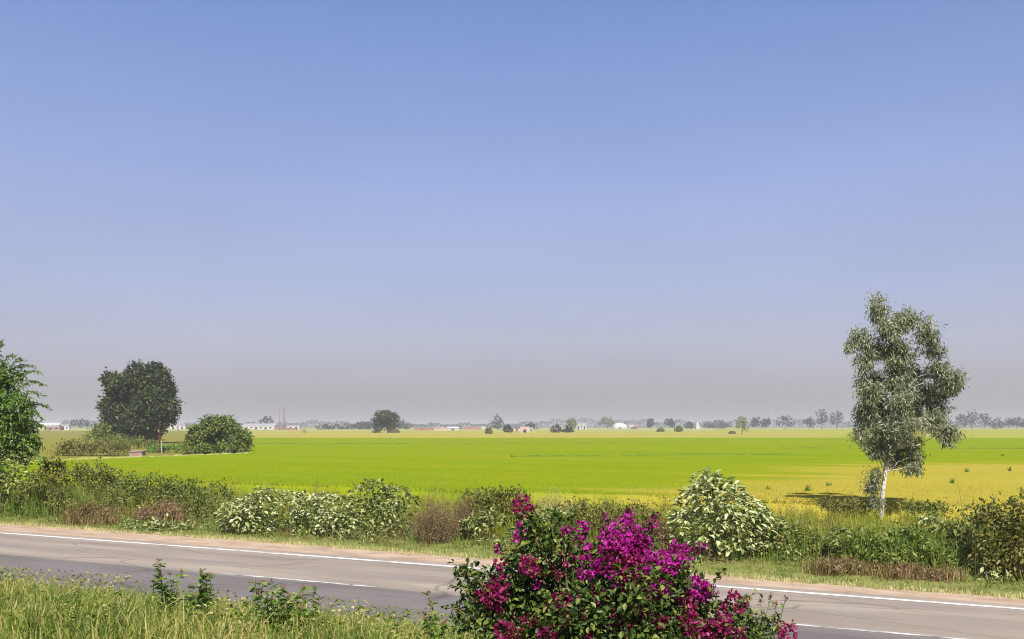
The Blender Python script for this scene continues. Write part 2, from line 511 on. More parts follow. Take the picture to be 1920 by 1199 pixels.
def ribbon(name, s_arr, prof, mat, kind='structure', z_add=0.0, jit=0.0, seed=0, turned=False):
    """a sheet along the road: prof is a list of (p, z)"""
    r = np.random.default_rng(seed)
    s_arr = np.asarray(s_arr, float)
    g = G()
    rows = []
    for k, (p, z) in enumerate(prof):
        pj = np.array([p(q) for q in s_arr]) if callable(p) else np.full(len(s_arr), float(p))
        if jit and k in (0, len(prof) - 1):
            n = np.convolve(r.normal(0, 1, len(s_arr) + 4), [.2] * 5, 'valid') + r.normal(0, .3, len(s_arr))
            pj = pj + n * jit
        if turned:
            rows.append(np.stack([s_arr, pj, np.full(len(s_arr), z + z_add)], 1))
        else:
            x, y = sp(s_arr, pj)
            rows.append(np.stack([x, y, np.full(len(s_arr), z + z_add)], 1))
    n = len(s_arr)
    V = np.concatenate(rows)
    i = np.arange(len(prof) - 1)[:, None] * n; j = np.arange(n - 1)[None]
    Fq = np.stack([i + j, i + j + 1, i + n + j + 1, i + n + j], -1).reshape(-1, 4)
    g.add(V, Fq)
    o = g.build(name, mat, kind=kind)
    if turned:
        o.rotation_euler = (0, 0, ROT)
    return o


def sh_edge(s_):
    return np.interp(s_, [-60, -20, -8, 2], [22.95, 22.85, 22.45, 22.2])


GS = np.concatenate([np.linspace(-6000, -400, 15), np.linspace(-300, 300, 61), np.linspace(400, 6000, 15)])
ribbon('ground', GS, [(p, z) for p, z in zip(GP, GZ) if p < 9000] + [(300, -.3), (1500, -.3), (7000, -.3)], M['ground'])
ribbon('road', np.linspace(-700, 300, 201), [(13.75, .012), (13.9, .03), (17.5, .05), (21.25, .03), (21.5, .01)], M['road'], jit=.03, seed=3, turned=True)
ribbon('road_shoulder', np.concatenate([np.linspace(-700, -90, 60), np.linspace(-89, 40, 520), np.linspace(42, 300, 40)]),
       [(21.15, .006), (21.8, .016), (sh_edge, .02)], M['shoulder'], jit=.13, seed=4)


def road_z(p):
    return np.interp(p, [13.9, 17.5, 21.25], [.03, .05, .03])


def marking(name, s0, s1, p, wd, mat, label, n=40, jit=.004, seed=0):
    zz = lambda q: float(road_z(q)) + .006
    o = ribbon(name, np.linspace(s0, s1, n), [(p - wd / 2, zz(p - wd / 2)), (p + wd / 2, zz(p + wd / 2))], mat, jit=jit, seed=seed)
    return tag(o, label, None, None, 'structure')


def s_on(px, p):
    d = (px - 960) / F
    Y = p / (d * NV[0] + NV[1])
    return to_sp(d * Y, Y)[0]


marking('edge_line', -700, 300, 20.9, .17, M['paint'], 'solid white line along the far edge of the road', 1200, .006, 5)
for k, (a, b) in enumerate(((418, 655), (662, 706), (1490, 2200))):
    marking('center_line', s_on(a, 17.42), s_on(b, 17.42), 17.42, .11, M['paint2'],
            ['faded white centre line dash behind the tall roadside weeds', 'short piece of faded centre line just right of the long dash',
             'faded white centre line at the lower right corner'][k], 60, .006, 20 + k)

# ------------------------------------------------------------------ fields


def field(name, poly, top, mat, label, seed=0, jit=.5, step=4.0, slope=3.0, base=-.31):
    r = np.random.default_rng(seed)
    pts = []
    poly = [np.array(q, float) for q in poly]
    for a, b in zip(poly, poly[1:] + poly[:1]):
        n = int(np.clip(np.linalg.norm(b - a) / step, 1, 60))
        for k in range(n):
            q = a + (b - a) * k / n
            pts.append(q + (r.normal(0, jit, 2) if k else 0))
    pts = np.array(pts)
    n = len(pts)
    d = unit(np.roll(pts, -1, 0) - np.roll(pts, 1, 0))
    nrm = np.stack([d[:, 1], -d[:, 0]], 1)
    area = .5 * np.sum(pts[:, 0] * np.roll(pts[:, 1], -1) - np.roll(pts[:, 0], -1) * pts[:, 1])
    if area < 0:
        nrm = -nrm
    out_ = pts + nrm * slope * .4
    V = np.concatenate([np.c_[pts, np.full(n, top)], np.c_[out_, np.full(n, base)]])
    i = np.arange(n); j = (i + 1) % n
    top_f = np.array([i if area > 0 else i[::-1]])
    side = np.stack([i, i + n, j + n, j], 1)
    g = G(); g.add(V, top_f, side)
    o = g.build(name, mat)
    return tag(o, label, None, None, 'structure')


Y_EDGE = [(5, 43.5), (17.7, 61.5), (30, 78.5), (48.7, 84.4), (64, 85.6), (95, 85)]
GREEN = [(-31.7, 108.7), (-52, 74), (-45, 66.5), (-20, 55.2)] + Y_EDGE + [(97, 86), (235, 240.5), (98, 245.5), (60, 246), (-75, 243)]
field('paddy_field', GREEN, .40, M['green_crop'], 'bright green rice field behind the roadside shrubs', 11, .35)
ye = [(x + .12, y - .12) for x, y in Y_EDGE]
field('ripe_paddy_field', [ye[0], (30, 32.6), (75, 12.1), (105, 60), (96, 84.8)] + ye[1:5][::-1], .41, M['ripe_crop'], 'golden ripe rice field around the eucalyptus', 12, .3)
field('stubble_field', [(-98, 264), (-75, 244.5), (60, 247.5), (98, 247.5), (180, 560), (148, 645), (-205, 645)], .0, M['stubble'], 'pale tan field strip in front of the far trees', 13, 0, 12)
field('olive_field', [(98, 246), (235, 241), (97, 86.5), (420, 86.5), (1000, 880), (205, 884), (148, 645), (180, 560)], .1, M['olive_crop'], 'olive field stretching to the far trees at right', 14, 0, 12)
field('weedy_field', [(-260, 100), (-56, 80), (-53, 84), (-36, 110), (-76, 243), (-98, 264), (-205, 645), (-900, 645)], -.05, M['scrubfield'], 'yellowish weedy field behind the big dark tree', 15, 0, 8)
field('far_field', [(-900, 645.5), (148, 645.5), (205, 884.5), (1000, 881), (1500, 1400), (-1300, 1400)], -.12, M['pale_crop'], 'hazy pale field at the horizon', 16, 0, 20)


def ridge(name, pts, wd, top, base, mat, label, seed=0, n=60):
    r = np.random.default_rng(seed)
    pts = np.array(pts, float)
    t = np.linspace(0, len(pts) - 1, n)
    c = np.stack([np.interp(t, np.arange(len(pts)), pts[:, k]) for k in (0, 1)], 1) + r.normal(0, .05, (n, 2))
    d = unit(np.gradient(c, axis=0)); q = np.stack([-d[:, 1], d[:, 0]], 1)
    zz = top + r.normal(0, .05, n)
    rows = [np.c_[c - q * wd * .75, np.full(n, base)], np.c_[c - q * wd * .35, zz], np.c_[c + q * wd * .35, zz], np.c_[c + q * wd * .75, np.full(n, base)]]
    V = np.concatenate(rows)
    i = np.arange(3)[:, None] * n; j = np.arange(n - 1)[None]
    g = G(); g.add(V, np.stack([i + j, i + n + j, i + n + j + 1, i + j + 1], -1).reshape(-1, 4))
    return tag(g.build(name, mat), label, None, None, 'structure')


ridge('field_path', [(-53.2, 74.5), (-32.6, 109.3)], .38, .47, -.31, M['bund'], 'pale narrow bund path along the left end of the green field', 2)
ridge('field_bund', [(-20, 248), (97, 248.3)], 1.0, .25, -.31, M['dark_bund'], 'thin dark bund at the back of the green field', 3)

M['green_bund'] = noise_mat('grassy_bund', [(.3, (.06, .11, .010)), (.6, (.10, .15, .012))], .5, 6)
ridge('field_bund', [(0, 96), (20, 101), (33, 104)], .5, .47, .2, M['green_bund'], 'faint darker bund line across the middle of the green field', 4)
ridge('field_bund', [(-64, 160), (-20, 166), (30, 170)], .7, .47, .2, M['green_bund'], 'faint bund line across the green field right of the broad bush', 5)
ridge('field_bund', [(40, 132), (90, 128), (150, 124)], .6, .47, .2, M['green_bund'], 'faint bund line across the green field behind the eucalyptus', 6)

# ------------------------------------------------------------------ leaf materials
L = {}
L['broad'] = leaf_mat('pale_broad_leaf', [(.12, .16, .045), (.27, .31, .115), (.42, .44, .205), (.55, .55, .32)], .15, .45, .3, 1.2)
L['broad2'] = leaf_mat('green_broad_leaf', [(.06, .10, .018), (.14, .185, .038), (.27, .295, .09), (.45, .45, .22)], .2, .45, .3, 1.2)
L['scrub'] = leaf_mat('scrub_leaf', [(.045, .08, .010), (.10, .14, .02), (.19, .215, .04), (.33, .32, .10)], .3, .5, .35, 1.0)
L['olive'] = leaf_mat('olive_leaf', [(.065, .085, .013), (.125, .135, .024), (.21, .205, .045), (.34, .29, .10)], .3, .55, .3, 1.0)
L['mixed'] = leaf_mat('mixed_weed_leaf', [(.06, .11, .014), (.13, .19, .028), (.23, .28, .05), (.38, .38, .14)], .35, .5, .3, 1.4)
L['bushgreen'] = leaf_mat('bush_leaf', [(.05, .09, .014), (.10, .15, .022), (.18, .23, .035), (.32, .34, .09)], .3, .45, .4, .5)
L['bright'] = leaf_mat('bright_leaf', [(.055, .12, .014), (.10, .19, .022), (.17, .27, .04), (.30, .38, .10)], .35, .4, .45, .7)
L['dry'] = leaf_mat('dry_brown_leaf', [(.09, .055, .028), (.16, .10, .05), (.24, .16, .08), (.33, .24, .13)], .25, .7, .15, 1.0)
L['reddry'] = leaf_mat('reddish_dry_leaf', [(.16, .075, .05), (.25, .13, .09), (.33, .19, .14), (.38, .28, .17)], .3, .7, .15, 1.2)
L['dark'] = leaf_mat('dark_tree_leaf', [(.013, .028, .007), (.026, .046, .010), (.055, .078, .016), (.15, .16, .05)], .15, .5, .15, .25)
L['euc'] = leaf_mat('eucalyptus_leaf', [(.07, .085, .04), (.17, .19, .10), (.29, .305, .185), (.46, .46, .31)], .3, .4, .5, .6)
L['far'] = leaf_mat('far_tree_leaf', [(.02, .03, .013), (.038, .05, .02), (.065, .078, .033)], .1, .6, .2, .1)
L['fargreen'] = leaf_mat('far_green_leaf', [(.12, .16, .03), (.19, .23, .045), (.28, .30, .08)], .35, .6, .2, .2)
L['bleaf'] = leaf_mat('bougainvillea_leaf', [(.015, .035, .006), (.04, .078, .011), (.095, .14, .022), (.22, .24, .055)], .25, .45, .25, 2.5)
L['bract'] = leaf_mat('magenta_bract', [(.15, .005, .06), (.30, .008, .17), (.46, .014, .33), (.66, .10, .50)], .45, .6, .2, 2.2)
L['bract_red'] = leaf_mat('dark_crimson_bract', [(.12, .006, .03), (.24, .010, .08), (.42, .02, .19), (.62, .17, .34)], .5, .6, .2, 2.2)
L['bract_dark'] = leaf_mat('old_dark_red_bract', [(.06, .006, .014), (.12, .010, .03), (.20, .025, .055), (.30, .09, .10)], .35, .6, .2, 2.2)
L['grass'] = leaf_mat('roadside_grass', [(.055, .11, .017), (.165, .23, .034), (.33, .335, .082), (.56, .46, .20)], .42, .6, .2, .55)
L['grass_green'] = leaf_mat('green_verge_grass', [(.10, .16, .025), (.17, .22, .04), (.24, .27, .065), (.34, .31, .12)], .42, .6, .2, .7)
L['grass_tall'] = leaf_mat('tall_field_grass', [(.20, .27, .02), (.30, .35, .03), (.40, .39, .05), (.48, .41, .11)], .5, .6, .2, .3)
L['grass_lush'] = leaf_mat('lush_reed_grass', [(.08, .16, .016), (.14, .23, .028), (.22, .31, .05), (.32, .36, .10)], .42, .55, .3, .6)
L['straw'] = leaf_mat('straw_grass', [(.42, .36, .14), (.58, .50, .25), (.72, .64, .38)], .35, .7, .15, 1.0)
L['dryblade'] = leaf_mat('brown_grass', [(.13, .09, .035), (.22, .15, .06), (.32, .23, .10), (.44, .34, .17)], .35, .7, .15, 1.0)
L['crop_blade'] = leaf_mat('rice_blade', [(.20, .26, .010), (.25, .30, .014), (.30, .33, .025)], .45, .6, .15, .15)
L['ripe_blade'] = leaf_mat('ripe_rice_blade', [(.24, .225, .02), (.30, .25, .03), (.35, .285, .05)], .45, .6, .15, .15)


# ------------------------------------------------------------------ plant builders
def sample_lobes(lobes, n, rng, rmin=.55, zcut=-1.0, gain=2.2):
    """points in ellipsoid lobes, thicker towards the skin; returns points and outward directions"""
    lobes = np.array(lobes, float)
    wt = (lobes[:, 3] * lobes[:, 4] + lobes[:, 3] * lobes[:, 5] + lobes[:, 4] * lobes[:, 5])
    idx = rng.choice(len(lobes), n, p=wt / wt.sum())
    d = unit(rng.normal(0, 1, (n, 3)))
    d[:, 2] = np.where(d[:, 2] < zcut, -d[:, 2], d[:, 2])
    r = rmin + (1 - rmin) * rng.uniform(0, 1, n) ** (1 / gain)
    P = lobes[idx, :3] + d * lobes[idx, 3:] * r[:, None]
    N = unit(d / lobes[idx, 3:])
    return P, N, idx


def plobes(Y, items, depth=.9, rng=None, dj=.25):
    """lobes given by their place and size in the view at depth Y, spread in depth like they are wide"""
    k = Y / F
    res = []
    for q in items:
        px, py, rx, ry = q[:4]
        dy = q[4] if len(q) > 4 else (rng.uniform(-dj, dj) * 2 * rx * k if rng is not None else 0)
        c = at(px, Y, py=py)
        res.append((c[0], Y + dy, c[2], rx * k, max(rx, ry) * k * depth, ry * k))
    return res


def wobble(a, b, n, amp, rng, sag=0.0):
    t = np.linspace(0, 1, n)[:, None]
    q = np.asarray(a) * (1 - t) + np.asarray(b) * t
    j = rng.normal(0, amp, (n, 3)); j[0] = 0; j[-1] = 0
    q = q + j
    q[:, 2] += np.sin(t[:, 0] * np.pi) * sag
    return q


def clump_leaves(g, lobes, ncl, per, crad, L_, W_, rng, droop=.3, upn=.8, T=T_LEAF, rmin=.45, mi=0, zcut=-1.0, gain=2.2):
    C, N, idx = sample_lobes(lobes, ncl, rng, rmin, zcut, gain)
    P = np.repeat(C, per, 0) + rng.normal(0, 1, (ncl * per, 3)) * crad * rng.uniform(.5, 1.3, (ncl, 1)).repeat(per, 0)
    NN = np.repeat(N, per, 0)
    A = NN * .5 + rng.normal(0, .6, P.shape) + np.array([0, 0, -droop])
    n2 = NN * .5 + np.array([0, 0, upn]) + rng.normal(0, .5, P.shape)
    sc = rng.uniform(.7, 1.25, len(P))
    leaves(g, P, A, n2, L_ * sc, W_ * sc, T, mi)
    return C


def tree(name, label, cat, base, trunk, trunk_r, lobes, ncl, per, crad, LL, WW, mat, bark, seed, group=None, droop=.3, upn=.8,
         limbs=True, rmin=.4, sides=8, twigs=3, T=T_LEAF, gain=2.0, zcut=-1.0):
    r = np.random.default_rng(seed)
    root = empty(name, base, label, cat, group)
    g = G(); tube(g, trunk, trunk_r, sides); g.build('trunk', bark, root, True)
    gl = G(); C = clump_leaves(gl, lobes, ncl, per, crad, LL, WW, r, droop, upn, T, rmin, 0, zcut, gain)
    loose = [(a_, b_, c_, d_ * 1.16, e_ * 1.16, f_ * 1.16) for a_, b_, c_, d_, e_, f_ in lobes]
    clump_leaves(gl, loose, int(ncl * .22), max(4, per // 2), crad * .6, LL * .9, WW * .9, r, droop, upn, T, .75, 0, zcut, gain)
    gl.build('crown', mat, root, kind='stuff')
    if limbs:
        tr = np.array(trunk, float)
        for k, lb in enumerate(lobes):
            c = np.array(lb[:3])
            dist = np.linalg.norm(tr - c, axis=1) + np.where(tr[:, 2] > c[2] - .1, 50, 0)
            dist[0] += 100
            q = tr[np.argmin(dist)]
            rr = trunk_r[int(np.argmin(dist))] * .38
            g = G()
            pts = wobble(q, c, 5, np.linalg.norm(c - q) * .04, r, np.linalg.norm(c - q) * .05)
            tube(g, pts, np.linspace(rr, rr * .3, 5), 5)
            near = C[np.argsort(np.linalg.norm(C - c, axis=1))[:twigs * 6]]
            for e_ in near[r.permutation(len(near))[:twigs]]:
                tube(g, wobble(pts[3], e_, 4, .03 * np.linalg.norm(e_ - c), r), np.linspace(rr * .35, rr * .08, 4), 3, cap=False)
            g.build('limb', bark, root, True)
    return root


def stems(root, base, targets, rad, mat, r, n=5, sides=4, name='stem'):
    for tg in targets:
        g = G(); tube(g, wobble(base + np.r_[r.normal(0, .06, 2), -.05], tg, n, .04, r), np.linspace(rad, rad * .4, n), sides)
        g.build(name, mat, root, True)


LEAF_SHARED = {}


def leaf_parts(root, P, A, N, LL, WW, mat, key, name='leaf'):
    """one object for each large leaf; they share a few leaf meshes"""
    if key not in LEAF_SHARED:
        ms = []
        for k in range(4):
            g = G()
            tv = T_OVAL[0].copy()
            tv[3, 2] -= .06 * k; tv[6, 2] -= .02 * k; tv[1, 0] *= 1 - .06 * k
            g.add(tv, T_OVAL[1])
            ms.append(g.mesh('leaf', mat))
        LEAF_SHARED[key] = ms
    S, A, N = basis(A, N)
    org = np.array(root['_o'])
    for k in range(len(P)):
        o = bpy.data.objects.new(name, LEAF_SHARED[key][k % 4])
        COL.objects.link(o)
        o.parent = root
        m = Matrix.Identity(4)
        for i, (v, s_) in enumerate(((S[k], WW[k]), (A[k], LL[k]), (N[k], LL[k]))):
            for j in range(3):
                m[j][i] = float(v[j] * s_)
        for j in range(3):
            m[j][3] = float(P[k][j] - org[j])
        o.matrix_basis = m


def leaf_mat_obj(name, cols, transl, rough, spec):
    """as leaf_mat, but the tone differs from object to object"""
    m = leaf_mat(name, cols, transl, rough, spec)
    t = m.node_tree
    info = t.nodes.new('ShaderNodeObjectInfo')
    for ln in list(t.links):
        if ln.from_socket.name == 'Random Per Island':
            to = ln.to_socket
            t.links.remove(ln)
            t.links.new(info.outputs['Random'], to)
    for n in t.nodes:
        if n.type == 'TEX_NOISE':
            n.inputs['Scale'].default_value = 0.0
    return m


L['broad_o'] = leaf_mat_obj('pale_broad_leaf_single', [(.12, .16, .045), (.27, .31, .115), (.42, .44, .205), (.55, .55, .32)], .15, .45, .3)
L['broad2_o'] = leaf_mat_obj('green_broad_leaf_single', [(.06, .10, .018), (.14, .185, .038), (.27, .295, .09), (.45, .45, .22)], .2, .45, .3)


def broadleaf(label, base, lobes, n, LL, mat, mato, seed, group, n_single=200, wr=.5, name='broadleaf_shrub', droop=.16):
    r = np.random.default_rng(seed)
    root = empty(name, base, label, 'shrub', group)
    P, N, idx = sample_lobes(lobes, n, r, .5, -.55, 3.0)
    keep = P[:, 2] > base[2] + .05
    P, N = P[keep], N[keep]
    n = len(P)
    A = N * np.array([.9, .9, .25]) + r.normal(0, .55, P.shape) * np.array([1, 1, .45]) + np.array([0, 0, -droop])
    Nn = N * .45 + np.array([.0, 0, 1.0]) + r.normal(0, .28, P.shape)
    sc = r.uniform(.6, 1.2, n) * LL
    # the leaves that face the road come first: they show largest
    score = -(P[:, 1] - base[1]) + (P[:, 2] - base[2]) * .5 + r.normal(0, .25, n)
    od = np.argsort(-score)
    a, b = od[:n_single], od[n_single:]
    leaf_parts(root, P[a], A[a], Nn[a], sc[a], sc[a] * wr, mato, mato.name)
    g = G(); leaves(g, P[b], A[b], Nn[b], sc[b], sc[b] * wr, T_OVAL)
    g.build('foliage', mat, root, kind='stuff')
    tg = [np.array(l[:3]) for l in lobes]
    stems(root, np.array(base), tg, .025, M['greenstem'], r)
    return root


def scrub(label, base, lobes, ncl, per, crad, LL, WW, mat, seed, name='scrub_bush', group='shrubs along the far side of the road', cat='shrub', droop=.1,
          twig=M['twig'], extra=None, T=T_LEAF):
    r = np.random.default_rng(seed)
    root = empty(name, base, label, cat, group)
    g = G(); C = clump_leaves(g, lobes, int(ncl * .6), per, crad, LL, WW, r, droop, .7, T, .3, 0, -.7, 2.0)
    loose = [(a, b, c, d * 1.25, e * 1.25, f * 1.28) for a, b, c, d, e, f in lobes]
    clump_leaves(g, loose, int(ncl * .4), max(4, per // 2), crad * .8, LL * .9, WW * .9, r, -.2, .4, T, .1, 0, -.7, 1.2)
    V = np.concatenate(g.V)
    g.V = [np.c_[V[:, :2], np.maximum(V[:, 2], base[2] - .02)]]
    g.build('foliage', mat, root, kind='stuff')
    tgt = C[r.permutation(len(C))[:max(6, len(lobes) * 3)]]
    stems(root, np.array(base), tgt, .014, twig, r, 4, 3)
    if extra:
        bm_, nb, hh = extra
        ls = np.array(lobes)
        k = r.integers(0, len(ls), nb)
        xy = ls[k, :2] + r.normal(0, .5, (nb, 2)) * ls[k, 3:5]
        P = np.c_[xy, gz(xy[:, 0], xy[:, 1]) - .02]
        gg = G(); blades(gg, P, r.uniform(.4, 1.1, nb) * hh, .018, r, .3)
        gg.build('grass_stalks', bm_, root, kind='stuff')
    return root


def twiggy(label, base, wx, wy, h, n, mat, leafmat, seed, name='dry_bush', group='shrubs along the far side of the road', nl=2500, ll=.06):
    """upright brush of thin dry stems with small leaves and seed heads"""
    r = np.random.default_rng(seed)
    root = empty(name, base, label, 'shrub', group)
    a = r.uniform(0, 2 * np.pi, n); q = np.sqrt(r.uniform(0, 1, n))
    bx = base[0] + np.cos(a) * q * wx * .35; by = base[1] + np.sin(a) * q * wy * .35
    tx = base[0] + np.cos(a) * q * wx * .55 + r.normal(0, .07, n); ty = base[1] + np.sin(a) * q * wy * .55 + r.normal(0, .07, n)
    hh = h * (1 - .55 * q ** 2) * r.uniform(.7, 1.05, n)
    g = G()
    for k in range(n):
        p0 = np.array([bx[k], by[k], base[2] - .03]); p1 = np.array([tx[k], ty[k], base[2] + hh[k]])
        tube(g, wobble(p0, p1, 5, .03, r), np.linspace(.009, .003, 5), 3, cap=False)
    g.build('stems', mat, root)
    k = r.integers(0, n, nl); t = r.uniform(.15, 1.02, nl) ** .8
    P = np.stack([bx[k] + (tx[k] - bx[k]) * t, by[k] + (ty[k] - by[k]) * t, base[2] + hh[k] * t], 1) + r.normal(0, .05, (nl, 3))
    P[:, 2] = np.maximum(P[:, 2], base[2] + .02)
    gl = G(); leaves(gl, P, r.normal(0, 1, (nl, 3)) + np.array([0, 0, .3]), r.normal(0, 1, (nl, 3)) + np.array([0, 0, .6]), ll * r.uniform(.5, 1.3, nl), ll * .4)
    gl.build('foliage', leafmat, root, kind='stuff')
    return root


def ell(base, items):
    """lobes around a base: (dx, dy, z above ground, rx, ry, rz)"""
    return [(base[0] + a, base[1] + b, base[2] + c, d, e_, f) for a, b, c, d, e_, f in items]


# ------------------------------------------------------------------ eucalyptus
EY = 36.9
rng = np.random.default_rng(5)
zl = lambda x, y: (1380 + x / 2.552, 530 + y / 2.552)
euc_items = []
for x, y, rx, ry in ((700, 125, 42, 60), (850, 165, 62, 52), (590, 262, 50, 48), (715, 225, 72, 75), (880, 265, 45, 62), (610, 375, 48, 42), (760, 350, 85, 75),
                     (920, 335, 42, 40), (600, 520, 52, 48), (715, 470, 80, 62), (870, 450, 80, 58), (1005, 470, 72, 48), (610, 615, 56, 45), (735, 600, 70, 42),
                     (880, 600, 80, 55), (1000, 595, 58, 42), (590, 715, 45, 42), (650, 770, 55, 42), (800, 745, 80, 55), (950, 715, 72, 45), (850, 835, 50, 34),
                     (1015, 750, 26, 22), (780, 810, 40, 35), (935, 415, 44, 34), (925, 530, 55, 38), (1030, 525, 34, 28), (915, 650, 52, 38), (990, 655, 34, 32), (865, 770, 46, 32), (690, 690, 56, 50), (670, 545, 55, 45), (800, 680, 60, 40), (660, 320, 50, 45), (960, 400, 30, 30), (720, 770, 46, 36), (690, 810, 36, 28), (800, 850, 44, 30), (640, 800, 34, 26), (830, 880, 36, 22), (760, 790, 36, 34), (545, 300, 18, 22), (1075, 500, 18, 25), (655, 85, 16, 24), (905, 190, 20, 30)):
    p_ = zl(x - max(0, x - 940) * .22, y)
    euc_items.append((p_[0], p_[1], rx / 2.552, ry / 2.552))
elobes = [(a_, b_, c_, d_ * .95, e_ * 1.0, f_ * .98) for a_, b_, c_, d_, e_, f_ in plobes(EY, euc_items, .8, rng, .9)]
elobes += [(a_, EY - .75 + .2 * k_, c_, .42, .4, .38) for k_, (a_, _, c_) in enumerate([tuple(at(x_, EY, py=y_)) for x_, y_ in ((1672, 760), (1690, 745), (1668, 720), (1684, 700), (1676, 660), (1700, 790), (1655, 745), (1660, 800), (1676, 825), (1668, 785))])]
etr = [at(1651, EY, z=float(gz(*at(1651, EY)[:2])) - .05)] + [at(*q[:1], EY, py=q[1]) for q in ((1655, 925), (1660, 885), (1668, 842), (1663, 797), (1672, 770), (1680, 735), (1678, 690), (1672, 640), (1664, 600), (1660, 572))]
eroot = tree('eucalyptus_tree', 'tall slender eucalyptus with pale trunk and loose grey green crown at right', 'tree', etr[0], etr,
             [.11, .09, .085, .075, .065, .055, .045, .036, .026, .018, .01], elobes, 1420, 24, .13, .21, .046, L['euc'], M['euc_bark'], 51, None, .8, .45, True, .1, 8, 5, T_LANCE, 1.25)
g = G()
sl_ = plobes(EY, [(1640, 890, 11, 14, -.1), (1637, 915, 12, 16, .1), (1643, 940, 12, 13, 0)], .8)
clump_leaves(g, sl_, 80, 18, .12, .16, .035, np.random.default_rng(52), .8, .3, T_LANCE, .2)
g.build('trunk_shoots', L['euc'], eroot, kind='stuff')

# ------------------------------------------------------------------ left frame tree
LY = 39.0
rng = np.random.default_rng(6)
llobes = plobes(LY, [(-40, 690, 40, 40), (0, 740, 50, 48), (40, 765, 30, 40), (-70, 770, 60, 55), (-10, 810, 55, 45), (45, 830, 32, 32), (-80, 850, 60, 45), (-20, 870, 50, 30),
                     (20, 700, 26, 26), (-15, 668, 18, 22), (45, 800, 16, 24)], .9, rng, .5)
llobes = [(a_ - .25, b_, c_ - .1, d_ * .9, e_, f_ * .93) for a_, b_, c_, d_, e_, f_ in llobes]
lb = at(-25, LY)
tree('leafy_tree', 'bright green leafy tree cut by the left edge of the picture', 'tree', lb,
     [lb - (0, 0, .1), lb + (.1, 0, 1.4), lb + (.0, .1, 2.6), lb + (.2, 0, 4.2), lb + (.1, 0, 5.6)], [.2, .17, .14, .09, .04], llobes, 620, 34, .15, .22, .08, L['bright'], M['bark'], 61,
     None, .55, .6, True, .4, 8, 4)

lroot = bpy.data.objects['leafy_tree']
rs = np.random.default_rng(66)
for k, (x0, y0, x1, y1) in enumerate(((15, 700, 62, 688), (20, 712, 76, 700), (30, 725, 84, 722), (40, 760, 92, 768), (-5, 690, 2, 640), (5, 690, 26, 668), (15, 695, 44, 676), (40, 790, 86, 806), (45, 815, 84, 842),
                                     (40, 745, 80, 742), (50, 840, 78, 872), (-10, 680, -20, 636), (30, 735, 72, 716), (45, 775, 78, 786))):
    yy = LY + rs.uniform(-.8, .5)
    a_, b_ = at(x0, yy, py=y0), at(x1, yy, py=y1)
    pts = wobble(a_, b_, 7, .03, rs, .22)
    g = G(); tube(g, pts, np.linspace(.022, .006, 7), 4); g.build('limb', M['bark'], lroot, True)
    m_ = 46
    tt = np.linspace(.1, 1, m_)
    P = np.stack([np.interp(tt * 6, np.arange(7), pts[:, q]) for q in range(3)], 1) + rs.normal(0, .03, (m_, 3))
    d_ = unit((b_ - a_)[None])[0]
    sd_ = np.where(np.arange(m_) % 2 == 0, 1., -1.)[:, None] * np.cross(d_, [0, 0, 1.])
    A = sd_ * .8 + d_ * .6 + np.array([0, 0, -.5]) + rs.normal(0, .3, (m_, 3))
    g = G(); leaves(g, P, A, np.array([0, 0, 1.]) + rs.normal(0, .35, (m_, 3)), rs.uniform(.14, .24, m_), rs.uniform(.05, .08, m_)); g.build('leaf_spray', L['bright'], lroot, kind='stuff')

# ------------------------------------------------------------------ big dark tree and its neighbours
BY = 190.0
rng = np.random.default_rng(7)
blobes = plobes(BY, [(262, 705, 28, 24), (288, 703, 24, 22), (300, 730, 22, 24), (232, 718, 24, 16), (210, 712, 14, 12), (250, 745, 34, 28), (290, 765, 30, 28), (315, 752, 14, 12), (318, 775, 12, 18),
                     (212, 762, 22, 18), (225, 785, 28, 20), (262, 790, 34, 22), (300, 795, 22, 14), (205, 805, 14, 14), (235, 815, 28, 14), (270, 815, 30, 12), (310, 722, 10, 10), (208, 740, 14, 14)], .9, rng, .4)
blobes = [(a_, b_, c_, d_ * .88, e_ * .9, f_ * .88) for a_, b_, c_, d_, e_, f_ in blobes]
bb = at(262, BY)
tree('banyan_tree', 'big dark round tree standing on the weedy plot at left', 'tree', bb, [bb - (0, 0, .2), bb + (.2, 0, 3), bb + (0, 0, 6.5), bb + (.6, 0, 11)], [.9, .7, .5, .2], blobes,
     820, 28, .45, .70, .40, L['dark'], M['bark'], 71, None, .2, .9, True, .65, 8, 3)

